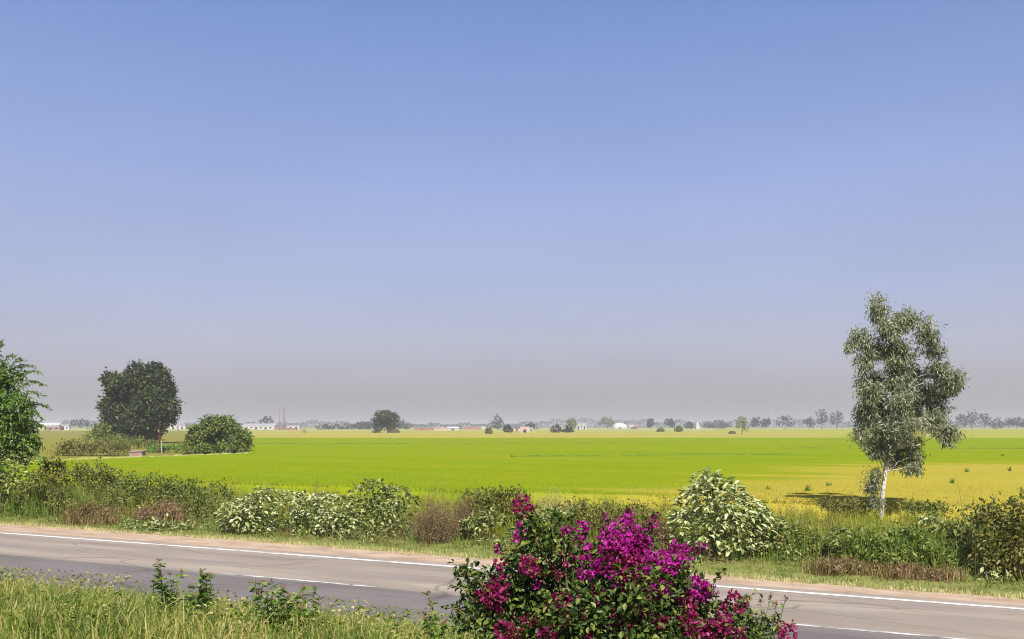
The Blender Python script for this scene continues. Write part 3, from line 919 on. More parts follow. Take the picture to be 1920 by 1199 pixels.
NY = 118.0
nlobes = plobes(NY, [(405, 800, 26, 16), (425, 795, 20, 14), (380, 812, 24, 16), (440, 818, 24, 18), (410, 825, 40, 22), (455, 833, 18, 16), (368, 832, 18, 16), (395, 842, 40, 8), (440, 842, 30, 8)], .9, np.random.default_rng(8), .4)
nb = at(412, NY)
tree('round_bush', 'broad leafy green bush right of the big dark tree', 'bush', nb, [nb - (0, 0, .1), nb + (0, 0, 1.2), nb + (.2, 0, 2.6)], [.16, .12, .05], nlobes, 420, 28, .24, .40, .2, L['bushgreen'], M['bark'], 81,
     None, .2, .9, True, .4, 6, 2)
for k, (lab, y_, its, mt, nn, sz) in enumerate((
        ('light green bush at the left foot of the big dark tree', 175, [(178, 815, 14, 12), (192, 808, 14, 14), (165, 822, 8, 8), (190, 822, 16, 10)], 'fargreen', 90, .5),
        ('low olive hedge between the pale block and the left tree', 112, [(140, 842, 26, 12), (165, 845, 22, 10), (190, 838, 22, 14), (215, 843, 22, 10), (118, 848, 20, 9), (235, 842, 12, 9)], 'olive', 260, .3),
        ('low dark hedge under the big dark tree', 150, [(215, 828, 26, 10), (245, 830, 28, 9), (275, 832, 22, 8), (290, 838, 14, 7)], 'scrub', 160, .36),
        ('low green weeds around the rusty pole', 124, [(285, 845, 14, 6), (305, 845, 16, 7), (328, 843, 16, 7), (348, 838, 12, 9)], 'bright', 120, .28),
        ('pale sprig of leaves at the left side of the broad green bush', 112, [(352, 845, 6, 6), (348, 850, 8, 4)], 'fargreen', 40, .25))):
    ls = plobes(y_, its, 1.0, np.random.default_rng(90 + k), .3)
    b_ = at(its[0][0], y_)
    scrub(lab, b_, ls, nn, 16, sz * .9, sz, sz * .5, L[mt], 90 + k, 'hedge_bush', 'bushes around the big dark tree', 'bush')

# pale block, rusty pole, far figure-sized hut
M['pinkblock'] = noise_mat('weathered_pink_plaster', [(.3, (.22, .15, .135)), (.6, (.34, .245, .23))], 1.5, 6)
M['rust'] = noise_mat('rusty_red_steel', [(.3, (.05, .018, .012)), (.6, (.14, .045, .03))], 3, 6)
M['white_wall'] = noise_mat('white_wash', [(.3, (.38, .365, .35)), (.6, (.52, .50, .485))], .3, 5)
M['grey_wall'] = noise_mat('grey_plaster', [(.3, (.34, .33, .32)), (.6, (.48, .46, .45))], .3, 5)
M['pink_wall'] = noise_mat('pink_wall', [(.3, (.42, .28, .25)), (.6, (.54, .39, .35))], .3, 5)
M['brick'] = noise_mat('red_brick_far', [(.3, (.24, .11, .075)), (.6, (.36, .19, .14))], .5, 5)
M['roof_dark'] = noise_mat('dark_roof', [(.3, (.05, .045, .045)), (.6, (.12, .11, .11))], .4, 5)
M['roof_grey'] = noise_mat('grey_roof', [(.3, (.22, .22, .23)), (.6, (.34, .34, .35))], .4, 5)
M['opening'] = noise_mat('dark_opening', [(.3, (.02, .02, .02)), (.6, (.04, .04, .04))], 1, 2)
M['straw_heap'] = noise_mat('dark_straw_heap', [(.3, (.03, .028, .015)), (.6, (.09, .075, .035))], 3, 6, bump=.8)
M['brown_heap'] = noise_mat('brown_straw_heap', [(.3, (.16, .11, .05)), (.6, (.26, .19, .09))], 3, 6, bump=.8)

c = at(258, 106.0, z=-.3)
root = empty('pump_chamber', c, 'small pale pink plastered block at the end of the bund path', 'block')
g = G(); box(g, c + (0, 0, .48), (1.5, 1.1, .96)); g.build('wall', M['pinkblock'], root)
g = G(); box(g, c + (0, 0, 1.02), (1.68, 1.26, .12)); g.build('slab', M['pinkblock'], root)
g = G(); box(g, c + (0, -.565, .42), (.5, .03, .5)); g.build('opening', M['brick'], root)
c = at(299, 122.0, z=-.15)
root = empty('water_pole', c, 'thin rusty red pole with a small tank shelf beside the big dark tree', 'pole')
g = G(); tube(g, [c, c + (0, 0, 2.2), c + (.0, 0, 4.4)], [.07, .06, .05], 6); g.build('post', M['rust'], root)
g = G(); box(g, c + (.2, 0, 1.95), (1.0, .5, .10)); g.build('shelf', M['rust'], root)
g = G(); box(g, c + (.05, 0, 2.25), (.36, .3, .45)); g.build('box', M['rust'], root)
g = G(); tube(g, [c + (.35, -.1, 0), c + (.35, -.1, 1.9)], [.05, .05], 6); g.build('pipe', M['white_wall'], root)


# ------------------------------------------------------------------ far buildings and poles
def far_Y(yb):
    return F * 4.1 / max(yb - HY, 7.0)


def house(name, x0, x1, yt, yb, wall, roof, label, cat='building', style='flat', doors=2, group='far buildings along the horizon', dY=0.0):
    Y = far_Y(yb) + dY
    k = Y / F
    W = (x1 - x0) * k; top = H - (yt - HY) * k
    base = at((x0 + x1) / 2, Y, z=-.3)
    hh = top + .3
    dp = max(3.0, W * .45)
    root = empty(name, base, label, cat, group)
    wh = hh * (.8 if style == 'flat' else .62)
    g = G(); box(g, base + (0, dp / 2, wh / 2), (W * .95, dp, wh)); g.build('wall', wall, root)
    g = G()
    if style == 'flat':
        box(g, base + (0, dp / 2, wh + (hh - wh) / 2), (W, dp * 1.08, hh - wh))
    elif style == 'gable':
        x = W / 2
        V = np.array([[-x, -.3, wh], [x, -.3, wh], [x, dp + .3, wh], [-x, dp + .3, wh], [-x * .96, dp / 2, hh], [x * .96, dp / 2, hh]]) + base
        g.add(V, np.array([[0, 1, 5, 4], [2, 3, 4, 5]]), np.array([[1, 2, 5], [3, 0, 4]]), np.array([[3, 2, 1, 0]]))
    g.build('roof', roof, root)
    for q in range(doors):
        g = G(); xx = (q + .5) / doors - .5
        ww = min(W / doors * .35, 2.2)
        hh_ = wh * (.7 if q % 2 == 0 else .35)
        zz = hh_ / 2 if q % 2 == 0 else wh * .55
        box(g, base + (xx * W * .85, -.03, zz), (ww, .1, hh_)); g.build('door' if q % 2 == 0 else 'window', M['opening'], root)
    return root


house('long_shed', 70, 110, 793, 803, M['white_wall'], M['white_wall'], 'long white roofed shed beside the left tree', style='gable', doors=4)
house('brick_house', 86, 113, 799, 807.5, M['brick'], M['roof_grey'], 'low brown brick house in front of the long white shed', doors=2)
house('small_house', 114, 130, 796, 807, M['white_wall'], M['roof_grey'], 'small white house right of the brown brick house', doors=2)
house('small_house', 318, 348, 796, 805.5, M['white_wall'], M['roof_grey'], 'pale house seen between the big dark tree and the broad bush', doors=3)
house('long_shed', 453, 516, 794.5, 806, M['white_wall'], M['roof_grey'], 'long white shed with grey roof right of the broad bush', style='gable', doors=6)
house('small_house', 538, 562, 797, 805.5, M['grey_wall'], M['roof_grey'], 'small grey house right of the tall chimney', doors=2)
house('brick_stack', 516, 530, 801, 807, M['brick'], M['brick'], 'low red brick stack left of the tall chimney', 'brick stack', doors=0)
house('brick_stack', 536, 556, 803, 807.5, M['brick'], M['brick'], 'low red brick stack in front of the small grey house', 'brick stack', doors=0)
house('brick_stack', 776, 812, 803, 808, M['brick'], M['brick'], 'long low red brick stack right of the lone round tree', 'brick stack', doors=0)
house('brick_stack', 813, 838, 802, 808, M['pink_wall'], M['pink_wall'], 'pinkish brick stack beside the white hut', 'brick stack', doors=0)
house('white_hut', 837, 861, 800.5, 807.5, M['white_wall'], M['white_wall'], 'low white hut at the end of the brick stacks', style='gable', doors=1)
house('dark_hut', 852, 866, 798, 804.5, M['roof_dark'], M['roof_dark'], 'dark roofed hut just behind the white hut', style='gable', doors=0, dY=40)
house('brick_stack', 866, 902, 800.5, 806, M['brick'], M['pink_wall'], 'long pinkish brick stack left of the spiky grey tree', 'brick stack', doors=0)
house('dark_hut', 899, 911, 796, 805, M['grey_wall'], M['roof_dark'], 'small dark gabled hut left of the spiky grey tree', style='gable', doors=0)
house('dark_hut', 963, 975, 800, 809, M['white_wall'], M['roof_dark'], 'dark roofed hut touching the pink house', style='gable', doors=1)
house('pink_house', 975, 993, 800.5, 812.5, M['pink_wall'], M['pink_wall'], 'pale pink house between two dark bushes', doors=1)
house('small_house', 992, 1000, 802, 809, M['white_wall'], M['roof_grey'], 'tiny white house right of the pink house', doors=1)
house('small_house', 1180, 1190, 797, 805, M['white_wall'], M['pink_wall'], 'tiny white house right of the white dome', style='gable', doors=1)
house('brick_house', 1187, 1196, 799, 805.4, M['brick'], M['brick'], 'tiny red brick house right of the white dome', doors=1)
house('grey_frame_house', 1080, 1100, 793, 806, M['grey_wall'], M['roof_grey'], 'hazy grey house behind the two dark bushes', doors=3)


def lathe(g, c, prof, n=16, sy=1.0):
    th = np.linspace(0, 2 * np.pi, n, endpoint=False)
    V = np.concatenate([np.stack([c[0] + r_ * np.cos(th), c[1] + sy * r_ * np.sin(th), np.full(n, c[2] + z_)], 1) for r_, z_ in prof])
    i = np.arange(len(prof) - 1)[:, None] * n; j = np.arange(n)[None]; k = (j + 1) % n
    g.add(V, np.stack([i + j, i + k, i + n + k, i + n + j], -1).reshape(-1, 4), np.array([(len(prof) - 1) * n + np.arange(n)]))


Y = far_Y(805); k = Y / F
c = at(1162, Y, z=-.3)
root = empty('dome_building', c, 'white dome shaped building beside the far green tree', 'building', 'far buildings along the horizon')
g = G(); lathe(g, c, [(8.3, 0), (8.3, 1.6)], 24, .7); g.build('wall', M['white_wall'], root)
g = G(); lathe(g, c, [(8.5, 1.6), (8.1, 3.2), (6.8, 4.9), (4.6, 6.2), (2.2, 6.9), (.3, 7.1)], 24, .7); g.build('dome', M['white_wall'], root, True)
g = G(); box(g, c + (0, -5.85, .75), (2, .2, 1.5)); g.build('door', M['opening'], root)
c = at(1308, Y, z=-.3)
root = empty('shrine', c, 'tiny bright white shrine tower among the far trees', 'shrine', 'far buildings along the horizon')
g = G(); box(g, c + (0, 0, 2), (4.6, 4.6, 4)); g.build('wall', M['white_wall'], root)
g = G(); lathe(g, c + (0, 0, 4), [(2.1, 0), (1.9, 1.2), (1.2, 2.4), (.4, 3.4), (.1, 4.2)], 12); g.build('spire', M['white_wall'], root, True)
M['chimney'] = noise_mat('far_chimney', [(.3, (.14, .11, .11)), (.6, (.20, .16, .16))], .3, 4)
for px, yt, rr, lab in ((532.5, 765, 1.0, 'tall thin reddish chimney standing right of the long shed'), (524, 768, .5, 'faint thin chimney left of the tall reddish chimney')):
    Y = far_Y(807); c = at(px, Y, z=-.3); top = H - (yt - HY) * Y / F
    root = empty('chimney_tower', c, lab, 'chimney', 'far chimneys')
    g = G(); lathe(g, c, [(rr * 1.5, 0), (rr * 1.2, top * .3), (rr * .8, top + .1)], 10); g.build('shaft', M['chimney'], root, True)
    g = G(); lathe(g, c + (0, 0, top + .1), [(rr * 1.0, 0), (rr * 1.0, .3)], 10); g.build('rim', M['chimney'], root)
for px, yt, lab in ((1447, 768, 'taller far utility pole between the grey trees'), (1453, 774, 'shorter far utility pole just right of the taller one'), (1086, 788, 'thin far pole behind the two dark bushes')):
    Y = 960.0; c = at(px, Y, z=-.3); top = H - (yt - HY) * Y / F
    root = empty('utility_pole', c, lab, 'pole', 'far utility poles')
    g = G(); tube(g, [c, c + (0, 0, top)], [.3, .2], 6); g.build('post', M['grey_wall'], root)
    g = G(); box(g, c + (0, -.3, top - .8), (2.4, .15, .2)); g.build('crossarm', M['grey_wall'], root)


def heap(name, x0, x1, yt, yb, mat, label):
    Y = F * 4.1 / (yb - HY); k = Y / F
    c = at((x0 + x1) / 2, Y, z=-.3); w_ = (x1 - x0) * k / 2; h_ = (yb - yt) * k
    r = np.random.default_rng(int(x0))
    g = G(); lathe(g, c, [(w_, 0), (w_ * 1.02, h_ * .35), (w_ * .9, h_ * .7), (w_ * .5, h_ * .95), (w_ * .08, h_)], 12, .8)
    g.V[0] += r.normal(0, .05 * w_, g.V[0].shape) * np.array([1, 1, .5])
    tag(g.build(name, mat, smooth=True), label, 'haystack', 'straw heaps in the fields')


heap('straw_heap', 1366, 1380, 808.5, 815, M['straw_heap'], 'low dark heap left of the small green tree in the field')
heap('straw_heap', 567.5, 574, 803, 812.5, M['brown_heap'], 'small brown heap in the field right of the chimneys')
heap('straw_heap', 726, 749, 804, 813, M['straw_heap'], 'dark heap under the lone round tree')


# ------------------------------------------------------------------ far trees
def far_tree(x0, x1, yt, yb, label, mat='far', kind='round', seed=0, ncl=46, name='field_tree', cat='tree', dY=0.0):
    r = np.random.default_rng(1000 + seed)
    Y = far_Y(yb) + dY; k = Y / F
    W = (x1 - x0) * k; top = H - (yt - HY) * k; base = at((x0 + x1) / 2, Y, z=-.3)
    hh = top + .3
    b = base
    if kind == 'round':
        it = [(0, 0, .60, .42, .42, .30), (-.24, 0, .50, .26, .26, .22), (.24, .05, .53, .26, .26, .22), (.05, 0, .80, .26, .26, .17), (-.14, .1, .72, .24, .24, .18), (.2, -.1, .36, .24, .24, .18)]
    elif kind == 'lone':
        it = [(0, 0, .72, .40, .40, .24), (-.28, 0, .66, .22, .22, .2), (.26, .05, .68, .24, .24, .2), (-.22, 0, .46, .24, .24, .2), (.14, 0, .5, .26, .26, .2), (-.1, 0, .26, .22, .22, .18), (.3, 0, .5, .16, .16, .14), (.0, .1, .84, .3, .3, .14), (-.15, 0, .14, .14, .14, .12)]
    elif kind == 'bush':
        it = [(0, 0, .42, .42, .42, .42), (-.25, 0, .35, .24, .24, .34), (.26, .05, .35, .24, .24, .34), (.08, 0, .75, .22, .22, .22)]
    elif kind == 'cone':
        it = [(0, 0, .3, .46, .46, .25), (-.05, 0, .5, .34, .34, .2), (.05, 0, .68, .24, .24, .18), (-.06, 0, .88, .13, .13, .12), (.2, 0, .55, .18, .18, .12)]
    else:
        it = [(0, 0, .55, .40, .40, .25), (-.12, 0, .75, .30, .30, .18), (.14, 0, .82, .28, .28, .15), (-.1, 0, .38, .34, .34, .18), (.18, 0, .55, .26, .26, .18)]
    lob = [(b[0] + x * W * r.uniform(.85, 1.15), b[1] + y * W, b[2] + z * hh, rx * W * r.uniform(.9, 1.1), ry * W, rz * hh) for x, y, z, rx, ry, rz in it]
    sz = max(.4, 1.9 * k)
    tr = [b - (0, 0, .1), b + (W * .02, 0, hh * .3), b + (0, 0, hh * .75)]
    return tree(name, label, cat, b, tr, [max(.06, hh * .022), max(.05, hh * .016), .03], lob, ncl, 14, sz * .4, sz, sz * .7, L[mat], M['bark'], seed + 300,
                'trees and bushes along the horizon', .2, .9, False, .2, 6)


FT = [
    (128, 172, 784, 806, 'hazy grey spreading tree behind the small white house', 'far', 'round', 40),
    (484, 516, 779, 805, 'faint round tree behind the long white shed', 'far', 'round', 0),
    (588, 628, 796, 806, 'lowest leftmost tree of the hazy grove', 'far', 'bush', 0),
    (622, 668, 793, 806, 'middle tree of the hazy grove', 'far', 'bush', 20),
    (655, 708, 789, 806, 'tallest right tree of the hazy grove', 'far', 'bush', 0),
    (740, 772, 787, 806, 'hazy grey bush right behind the lone round tree', 'far', 'bush', 60),
    (916, 948, 776, 806, 'spiky grey tree with a pointed top', 'far', 'cone', 0),
    (910, 923, 799, 815, 'small bright green shrub below the spiky grey tree', 'fargreen', 'bush', 0),
    (943, 961, 796, 812.5, 'dark round bush right of the spiky grey tree', 'far', 'bush', 0),
    (983, 1010, 792, 806, 'low dark tree behind the pink house', 'far', 'bush', 30),
    (1033, 1054, 795, 812.5, 'left one of the two dark bushes in the field', 'far', 'bush', 0),
    (1053, 1077, 797, 812.5, 'right one of the two dark bushes in the field', 'far', 'bush', 0),
    (1060, 1082, 782, 807, 'pale green tree behind the two dark bushes', 'fargreen', 'round', 0),
    (1123, 1154, 780, 805, 'green far tree left of the white dome', 'fargreen', 'round', 0),
    (1211, 1227, 785, 805, 'narrow grey tree right of the white dome', 'far', 'tall', 0),
    (1245, 1267, 784, 805, 'compact round grey tree left of the tiny shrine', 'far', 'round', 0),
    (1264, 1281, 798, 811, 'small yellow green shrub left of the tiny shrine', 'fargreen', 'bush', 0),
    (1232, 1246, 802, 811, 'tiny light green shrub in front of the compact grey tree', 'fargreen', 'bush', 0),
    (1377, 1405, 779, 816, 'small green tree with thin trunk right of the dark heap', 'fargreen', 'round', 0),
    (1405, 1428, 781, 805, 'grey tree right of the small green tree', 'far', 'tall', 0),
    (1424, 1448, 784, 805, 'grey tree left of the far utility poles', 'far', 'tall', 30),
    (1454, 1490, 778, 805, 'broad grey tree right of the far utility poles', 'far', 'round', 0),
    (1506, 1530, 782, 805, 'low grey tree left of the tall pair', 'far', 'round', 0),
    (1529, 1553, 766, 804, 'taller left tree of the pair beside the eucalyptus', 'far', 'tall', 0),
    (1555, 1583, 770, 804, 'right tree of the pair beside the eucalyptus', 'far', 'tall', 20),
    (1792, 1814, 775, 804, 'grey tree just right of the eucalyptus crown', 'far', 'round', 0),
    (1811, 1833, 768, 804, 'tallest grey tree right of the eucalyptus', 'far', 'tall', 20),
    (1831, 1859, 773, 804, 'wide grey tree right of the tallest far tree', 'far', 'round', 0),
    (1856, 1882, 782, 804, 'low grey tree left of the last far tree', 'far', 'bush', 30),
    (1880, 1930, 783, 804, 'last wide grey tree at the right edge', 'far', 'round', 0),
    (1283, 1300, 790, 804, 'faint low tree left of the tiny shrine', 'far', 'bush', 80),
    (1318, 1372, 788, 804, 'wide faint hazy tree right of the tiny shrine', 'far', 'bush', 150),
]
KY = 455.0
kb = at(723, KY, z=-.3)
klob = plobes(KY, [(722, 784, 22, 12), (708, 789, 12, 12), (738, 788, 12, 12), (722, 778, 18, 7), (712, 800, 11, 9), (736, 799, 10, 7), (727, 795, 14, 9), (706, 807, 7, 5)], .9, np.random.default_rng(77), .3)
tree('field_tree', 'lone dark round crowned tree in the middle of the field', 'tree', kb, [kb - (0, 0, .1), kb + (.6, 0, 3.5), kb + (.3, 0, 8)], [.3, .24, .1], klob, 330, 18, .4, .75, .5, L['dark'], M['euc_bark'], 78,
     'trees and bushes along the horizon', .2, .9, True, .4, 6, 2)
for i, (x0, x1, yt, yb, lab, mt, kd, dy) in enumerate(FT):
    nm = 'field_bush' if kd == 'bush' else 'field_tree'
    far_tree(x0, x1, yt, yb, lab, mt, kd, i, 230 if kd == 'lone' else 150 if (x1 - x0) > 48 else 75, nm, 'bush' if kd == 'bush' else 'tree', dy)

# far wood along the horizon: one hazy mass
r = np.random.default_rng(44)
n = 36000
px = r.uniform(-300, 2300, n)
Yw = r.uniform(1500, 1750, n)
hmax = 5.5 + 5.0 * (np.sin(px * .013) * .5 + .5) * (np.sin(px * .041 + 2) * .35 + .65) + 3.0 * (np.sin(px * .11) > .3) + np.interp(px, [950, 1050, 1600, 2000], [0, 5.5, 5.5, 3.5]) * (np.sin(px * .07) * .25 + .75)
P = np.stack([(px - 960) / F * Yw, Yw, -.3 + hmax * r.uniform(0, 1, n) ** .7], 1)
g = G(); leaves(g, P, r.normal(0, 1, (n, 3)), r.normal(0, 1, (n, 3)) + np.array([0, -.4, .8]), r.uniform(1.2, 2.6, n), r.uniform(.9, 1.8, n))
g.build('distant_wood', L['far'], label='faint hazy tree line along the whole horizon', cat='woodland', kind='stuff')

# ------------------------------------------------------------------ shrubs on the far side of the road
SG = 'shrubs along the far side of the road'


def shrub_px(x, p, items=None):
    """base on the ground in column x at distance p across the road"""
    d = (x - 960) / F
    Y = p / (d * NV[0] + NV[1])
    return at(x, Y)


def lob_px(b, items, seed, depth=.9):
    return plobes(float(b[1]), items, depth, np.random.default_rng(seed), .35)


b = shrub_px(1345, 25.6)
broadleaf('big pale leafed round shrub just above the bougainvillea', b,
          lob_px(b, [(1345, 935, 52, 40), (1320, 960, 52, 44), (1375, 965, 55, 44), (1300, 1000, 44, 42), (1345, 1005, 62, 42), (1400, 1000, 42, 40), (1330, 908, 32, 22), (1425, 985, 26, 34)], 1), 1800, .235, L['broad'], L['broad_o'], 201, SG, 300)
b = shrub_px(1450, 26.5)
broadleaf('greener low shrub at the right side of the big pale shrub', b,
          lob_px(b, [(1440, 1000, 34, 34), (1470, 1015, 32, 30), (1500, 1025, 26, 24), (1450, 1030, 44, 22)], 2), 800, .19, L['broad2'], L['broad2_o'], 202, SG, 120)
b = shrub_px(462, 24.8)
broadleaf('pale leafed low shrub nearest the sandy shoulder', b,
          lob_px(b, [(455, 965, 40, 28), (490, 950, 36, 26), (430, 985, 20, 18), (470, 985, 48, 18), (500, 930, 24, 16)], 3), 1000, .215, L['broad'], L['broad_o'], 203, SG, 200)
b = shrub_px(585, 25.0)
broadleaf('middle pale leafed shrub between two similar shrubs', b,
          lob_px(b, [(560, 955, 42, 28), (610, 955, 44, 32), (585, 985, 60, 24), (640, 980, 38, 28), (545, 940, 26, 18)], 4), 1300, .20, L['broad'], L['broad_o'], 204, SG, 220)
b = shrub_px(705, 26.0)
broadleaf('tall green and pale leafed shrub left of the brown bush', b,
          lob_px(b, [(690, 935, 44, 28), (735, 935, 34, 26), (680, 970, 50, 32), (730, 975, 44, 34), (700, 1000, 56, 20), (765, 950, 22, 24), (700, 915, 26, 14)], 5), 1600, .185, L['broad2'], L['broad2_o'], 205, SG, 220)
b = shrub_px(25, 25.5)
broadleaf('pale leafed shrub under the tree at the left edge', b,
          lob_px(b, [(15, 885, 30, 24), (35, 905, 26, 26), (0, 920, 36, 30), (-40, 900, 34, 34), (20, 865, 26, 16)], 6), 900, .22, L['broad2'], L['broad2_o'], 206, SG, 120)
b = shrub_px(905, 26.0)
broadleaf('small pale leafed shrub right of the brown bush', b,
          lob_px(b, [(895, 985, 28, 18), (920, 978, 24, 20), (870, 992, 18, 12)], 7), 320, .19, L['broad2'], L['broad2_o'], 207, SG, 80)
b = shrub_px(1020, 25.6)
broadleaf('leafy shrub behind the left sprays of the bougainvillea', b,
          lob_px(b, [(1010, 975, 40, 26), (1045, 980, 34, 26), (1030, 1010, 56, 26), (975, 1010, 30, 24)], 8), 800, .19, L['broad2'], L['broad2_o'], 208, SG, 100)
b = shrub_px(1588, 25.8)
broadleaf('small pale leafed weed in the green reeds right of the big shrub', b,
          lob_px(b, [(1588, 1010, 22, 20), (1575, 1028, 16, 16), (1605, 1030, 16, 14)], 9), 260, .18, L['broad2'], L['broad2_o'], 209, SG, 80)
b = shrub_px(1755, 30.0)
broadleaf('cream leafed weed in the grass right of the eucalyptus', b,
          lob_px(b, [(1758, 985, 20, 14), (1735, 975, 16, 9), (1770, 998, 14, 12)], 10), 220, .19, L['broad'], L['broad_o'], 210, SG, 60)

# scrubby, small leafed bushes: (x, p, lobes, material, label, clusters, leaf, stalks)
SC = [
    (75, 25.5, [(60, 945, 44, 34), (110, 950, 40, 30), (20, 955, 40, 28), (90, 915, 34, 30), (150, 960, 30, 22)], 'olive', 'reedy olive green bush at the foot of the left tree', 420, .11, ('grass_lush', 500, 1.5)),
    (160, 30.0, [(130, 910, 40, 34), (175, 895, 34, 26), (110, 890, 30, 26), (200, 910, 30, 24)], 'olive', 'hazy olive bush beside the left end of the green field', 340, .12, ('grass_tall', 300, 1.5)),
    (250, 27.5, [(235, 920, 40, 26), (285, 915, 42, 26), (260, 945, 60, 24), (320, 925, 34, 26), (200, 935, 32, 24)], 'scrub', 'brownish green scrub above the reddish dry patch', 460, .10, ('grass_tall', 250, 1.2)),
    (370, 27.0, [(350, 935, 36, 26), (385, 945, 34, 26), (365, 965, 44, 20), (405, 930, 26, 20)], 'scrub', 'dark green scrub left of the pale leafed shrubs', 360, .10, ('grass_lush', 200, 1.2)),
    (190, 24.6, [(170, 962, 34, 16), (215, 965, 36, 14), (140, 965, 22, 12)], 'dry', 'low dry brown weeds beside the sandy shoulder at left', 110, .08, ('dryblade', 500, .7)),
    (303, 24.7, [(295, 962, 36, 18), (325, 965, 28, 16), (268, 972, 20, 12)], 'reddry', 'reddish dry patch of weeds among the green scrub', 150, .08, ('dryblade', 400, .8)),
    (285, 24.0, [(250, 985, 30, 7), (300, 990, 34, 7), (345, 992, 26, 7)], 'broad2', 'pale creeping weeds below the reddish dry patch', 130, .12, None),
    (940, 28.0, [(925, 950, 40, 28), (965, 950, 32, 28), (895, 945, 30, 22)], 'olive', 'olive scrub behind the small pale leafed shrub', 300, .10, ('grass_tall', 260, 1.5)),
    (1190, 28.0, [(1130, 975, 40, 26), (1190, 975, 40, 24), (1235, 990, 34, 26), (1090, 965, 30, 24)], 'olive', 'brown green scrub between the bougainvillea and the big pale shrub', 380, .09, ('grass_tall', 400, 1.2)),
    (1240, 25.5, [(1235, 1010, 28, 26), (1215, 1030, 28, 22)], 'dry', 'dry brown weeds at the left foot of the big pale shrub', 180, .08, ('straw', 160, .7)),
    (1530, 26.5, [(1520, 1030, 34, 22), (1560, 1040, 30, 18), (1495, 1045, 30, 14)], 'scrub', 'low green scrub left of the reeds under the eucalyptus', 300, .10, ('grass_lush', 300, .9)),
    (1870, 25.2, [(1870, 990, 46, 44), (1905, 970, 40, 44), (1850, 1030, 40, 34), (1900, 1030, 50, 40), (1940, 1010, 44, 44), (1880, 1060, 46, 22)], 'olive', 'dark bushy shrub at the right edge of the picture', 520, .10, ('dryblade', 160, 1.5)),
    (1790, 27.0, [(1780, 1020, 34, 26), (1815, 1015, 30, 26), (1750, 1030, 30, 20)], 'scrub', 'green weeds left of the dark right hand shrub', 360, .12, ('grass_lush', 220, 1.0)),
    (1690, 25.4, [(1660, 1040, 36, 22), (1705, 1030, 40, 26), (1745, 1050, 34, 18), (1630, 1030, 30, 22)], 'mixed', 'lush green reeds and weeds below the eucalyptus', 420, .12, ('grass_lush', 800, 1.05)),
    (1575, 24.2, [(1540, 1062, 30, 12), (1585, 1066, 34, 11), (1620, 1070, 26, 11)], 'dry', 'low brown dry weeds along the verge right of the big pale shrub', 70, .07, ('dryblade', 700, .5)),
    (1710, 23.9, [(1680, 1075, 34, 12), (1725, 1080, 36, 12), (1770, 1084, 28, 10)], 'reddry', 'low reddish dry weeds along the verge below the reeds', 70, .07, ('dryblade', 700, .45)),
    (1590, 39.8, [(1560, 950, 20, 6), (1590, 949, 24, 6), (1620, 952, 16, 7)], 'olive', 'low weeds added for the tree shadow band at the field edge left of the eucalyptus trunk', 110, .12, None),  # weeds put in for the dark band that the crown's shadow makes
    (1740, 40.2, [(1720, 953, 22, 6), (1760, 954, 22, 5)], 'scrub', 'low weeds added for the tree shadow band at the field edge right of the eucalyptus trunk', 90, .12, None),  # same shadow band right of the trunk, shaped as added weeds
]
for i, (x, p, its, mt, lab, ncl, lf, ex) in enumerate(SC):
    b = shrub_px(x, p)
    scrub(lab, b, lob_px(b, its, 40 + i), int(ncl * .7), 14, lf * 1.1, lf * 1.4, lf * .65, L[mt], 400 + i, 'weed_clump' if mt in ('dry', 'reddry') else 'scrub_bush', SG,
          'weeds' if mt in ('dry', 'reddry') else 'shrub', extra=(L[ex[0]], ex[1] * 2 if ex[0] != 'dryblade' else ex[1], ex[2]) if ex else None)

b = shrub_px(815, 25.0); twiggy('dense brown dry bush right of the tall leafy shrub', b, 1.5, 1.3, 1.45, 170, M['twig'], L['dry'], 501, group=SG, nl=5200)
b = shrub_px(868, 26.5); twiggy('second brown dry bush behind the small pale shrub', b, 1.3, 1.2, 1.5, 120, M['twig'], L['dry'], 502, group=SG, nl=3600)
b = shrub_px(1040, 29.0); twiggy('pale brown feathery bush above the bougainvillea sprays', b, 1.5, 1.2, 1.7, 120, M['twig'], L['straw'], 503, group=SG, nl=2600)
b = shrub_px(325, 26.2); twiggy('thin leafless grey twigs beside the dark green scrub', b, .9, .8, 1.0, 60, M['twig'], L['dry'], 504, group=SG, nl=500)

# weeds standing in the ripe rice
for i, (px_, py_) in enumerate(((1813, 880), (1893, 878), (1785, 901), (1515, 915), (1553, 905), (1440, 912), (1880, 850))):
    Y = F * (H - .46) / (py_ + 4 - HY); c = at(px_, Y, z=.40)
    r = np.random.default_rng(600 + i)
    g = G(); n = 45
    P = c + r.normal(0, 1, (n, 3)) * np.array([.07, .07, 0]); P[:, 2] = .35
    blades(g, P, r.uniform(.25, .5, n) * (1.0 if i < 4 else .7), .03, r, .35)
    tag(g.build('weed_tuft', L['grass_lush' if i != 1 else 'scrub']),
        ['dark green weed tuft in the ripe rice, second from the right edge', 'dark green weed tuft in the ripe rice nearest the right edge', 'small weed tuft in the ripe rice just right of the eucalyptus',
         'round green weed tuft in the ripe rice left of the eucalyptus', 'tiny weed tuft in the ripe rice nearest the eucalyptus on its left', 'tiny weed tuft above the big pale shrub', 'tiny weed tuft behind the ripe rice at right'][i], 'weed', 'weeds standing in the ripe rice')


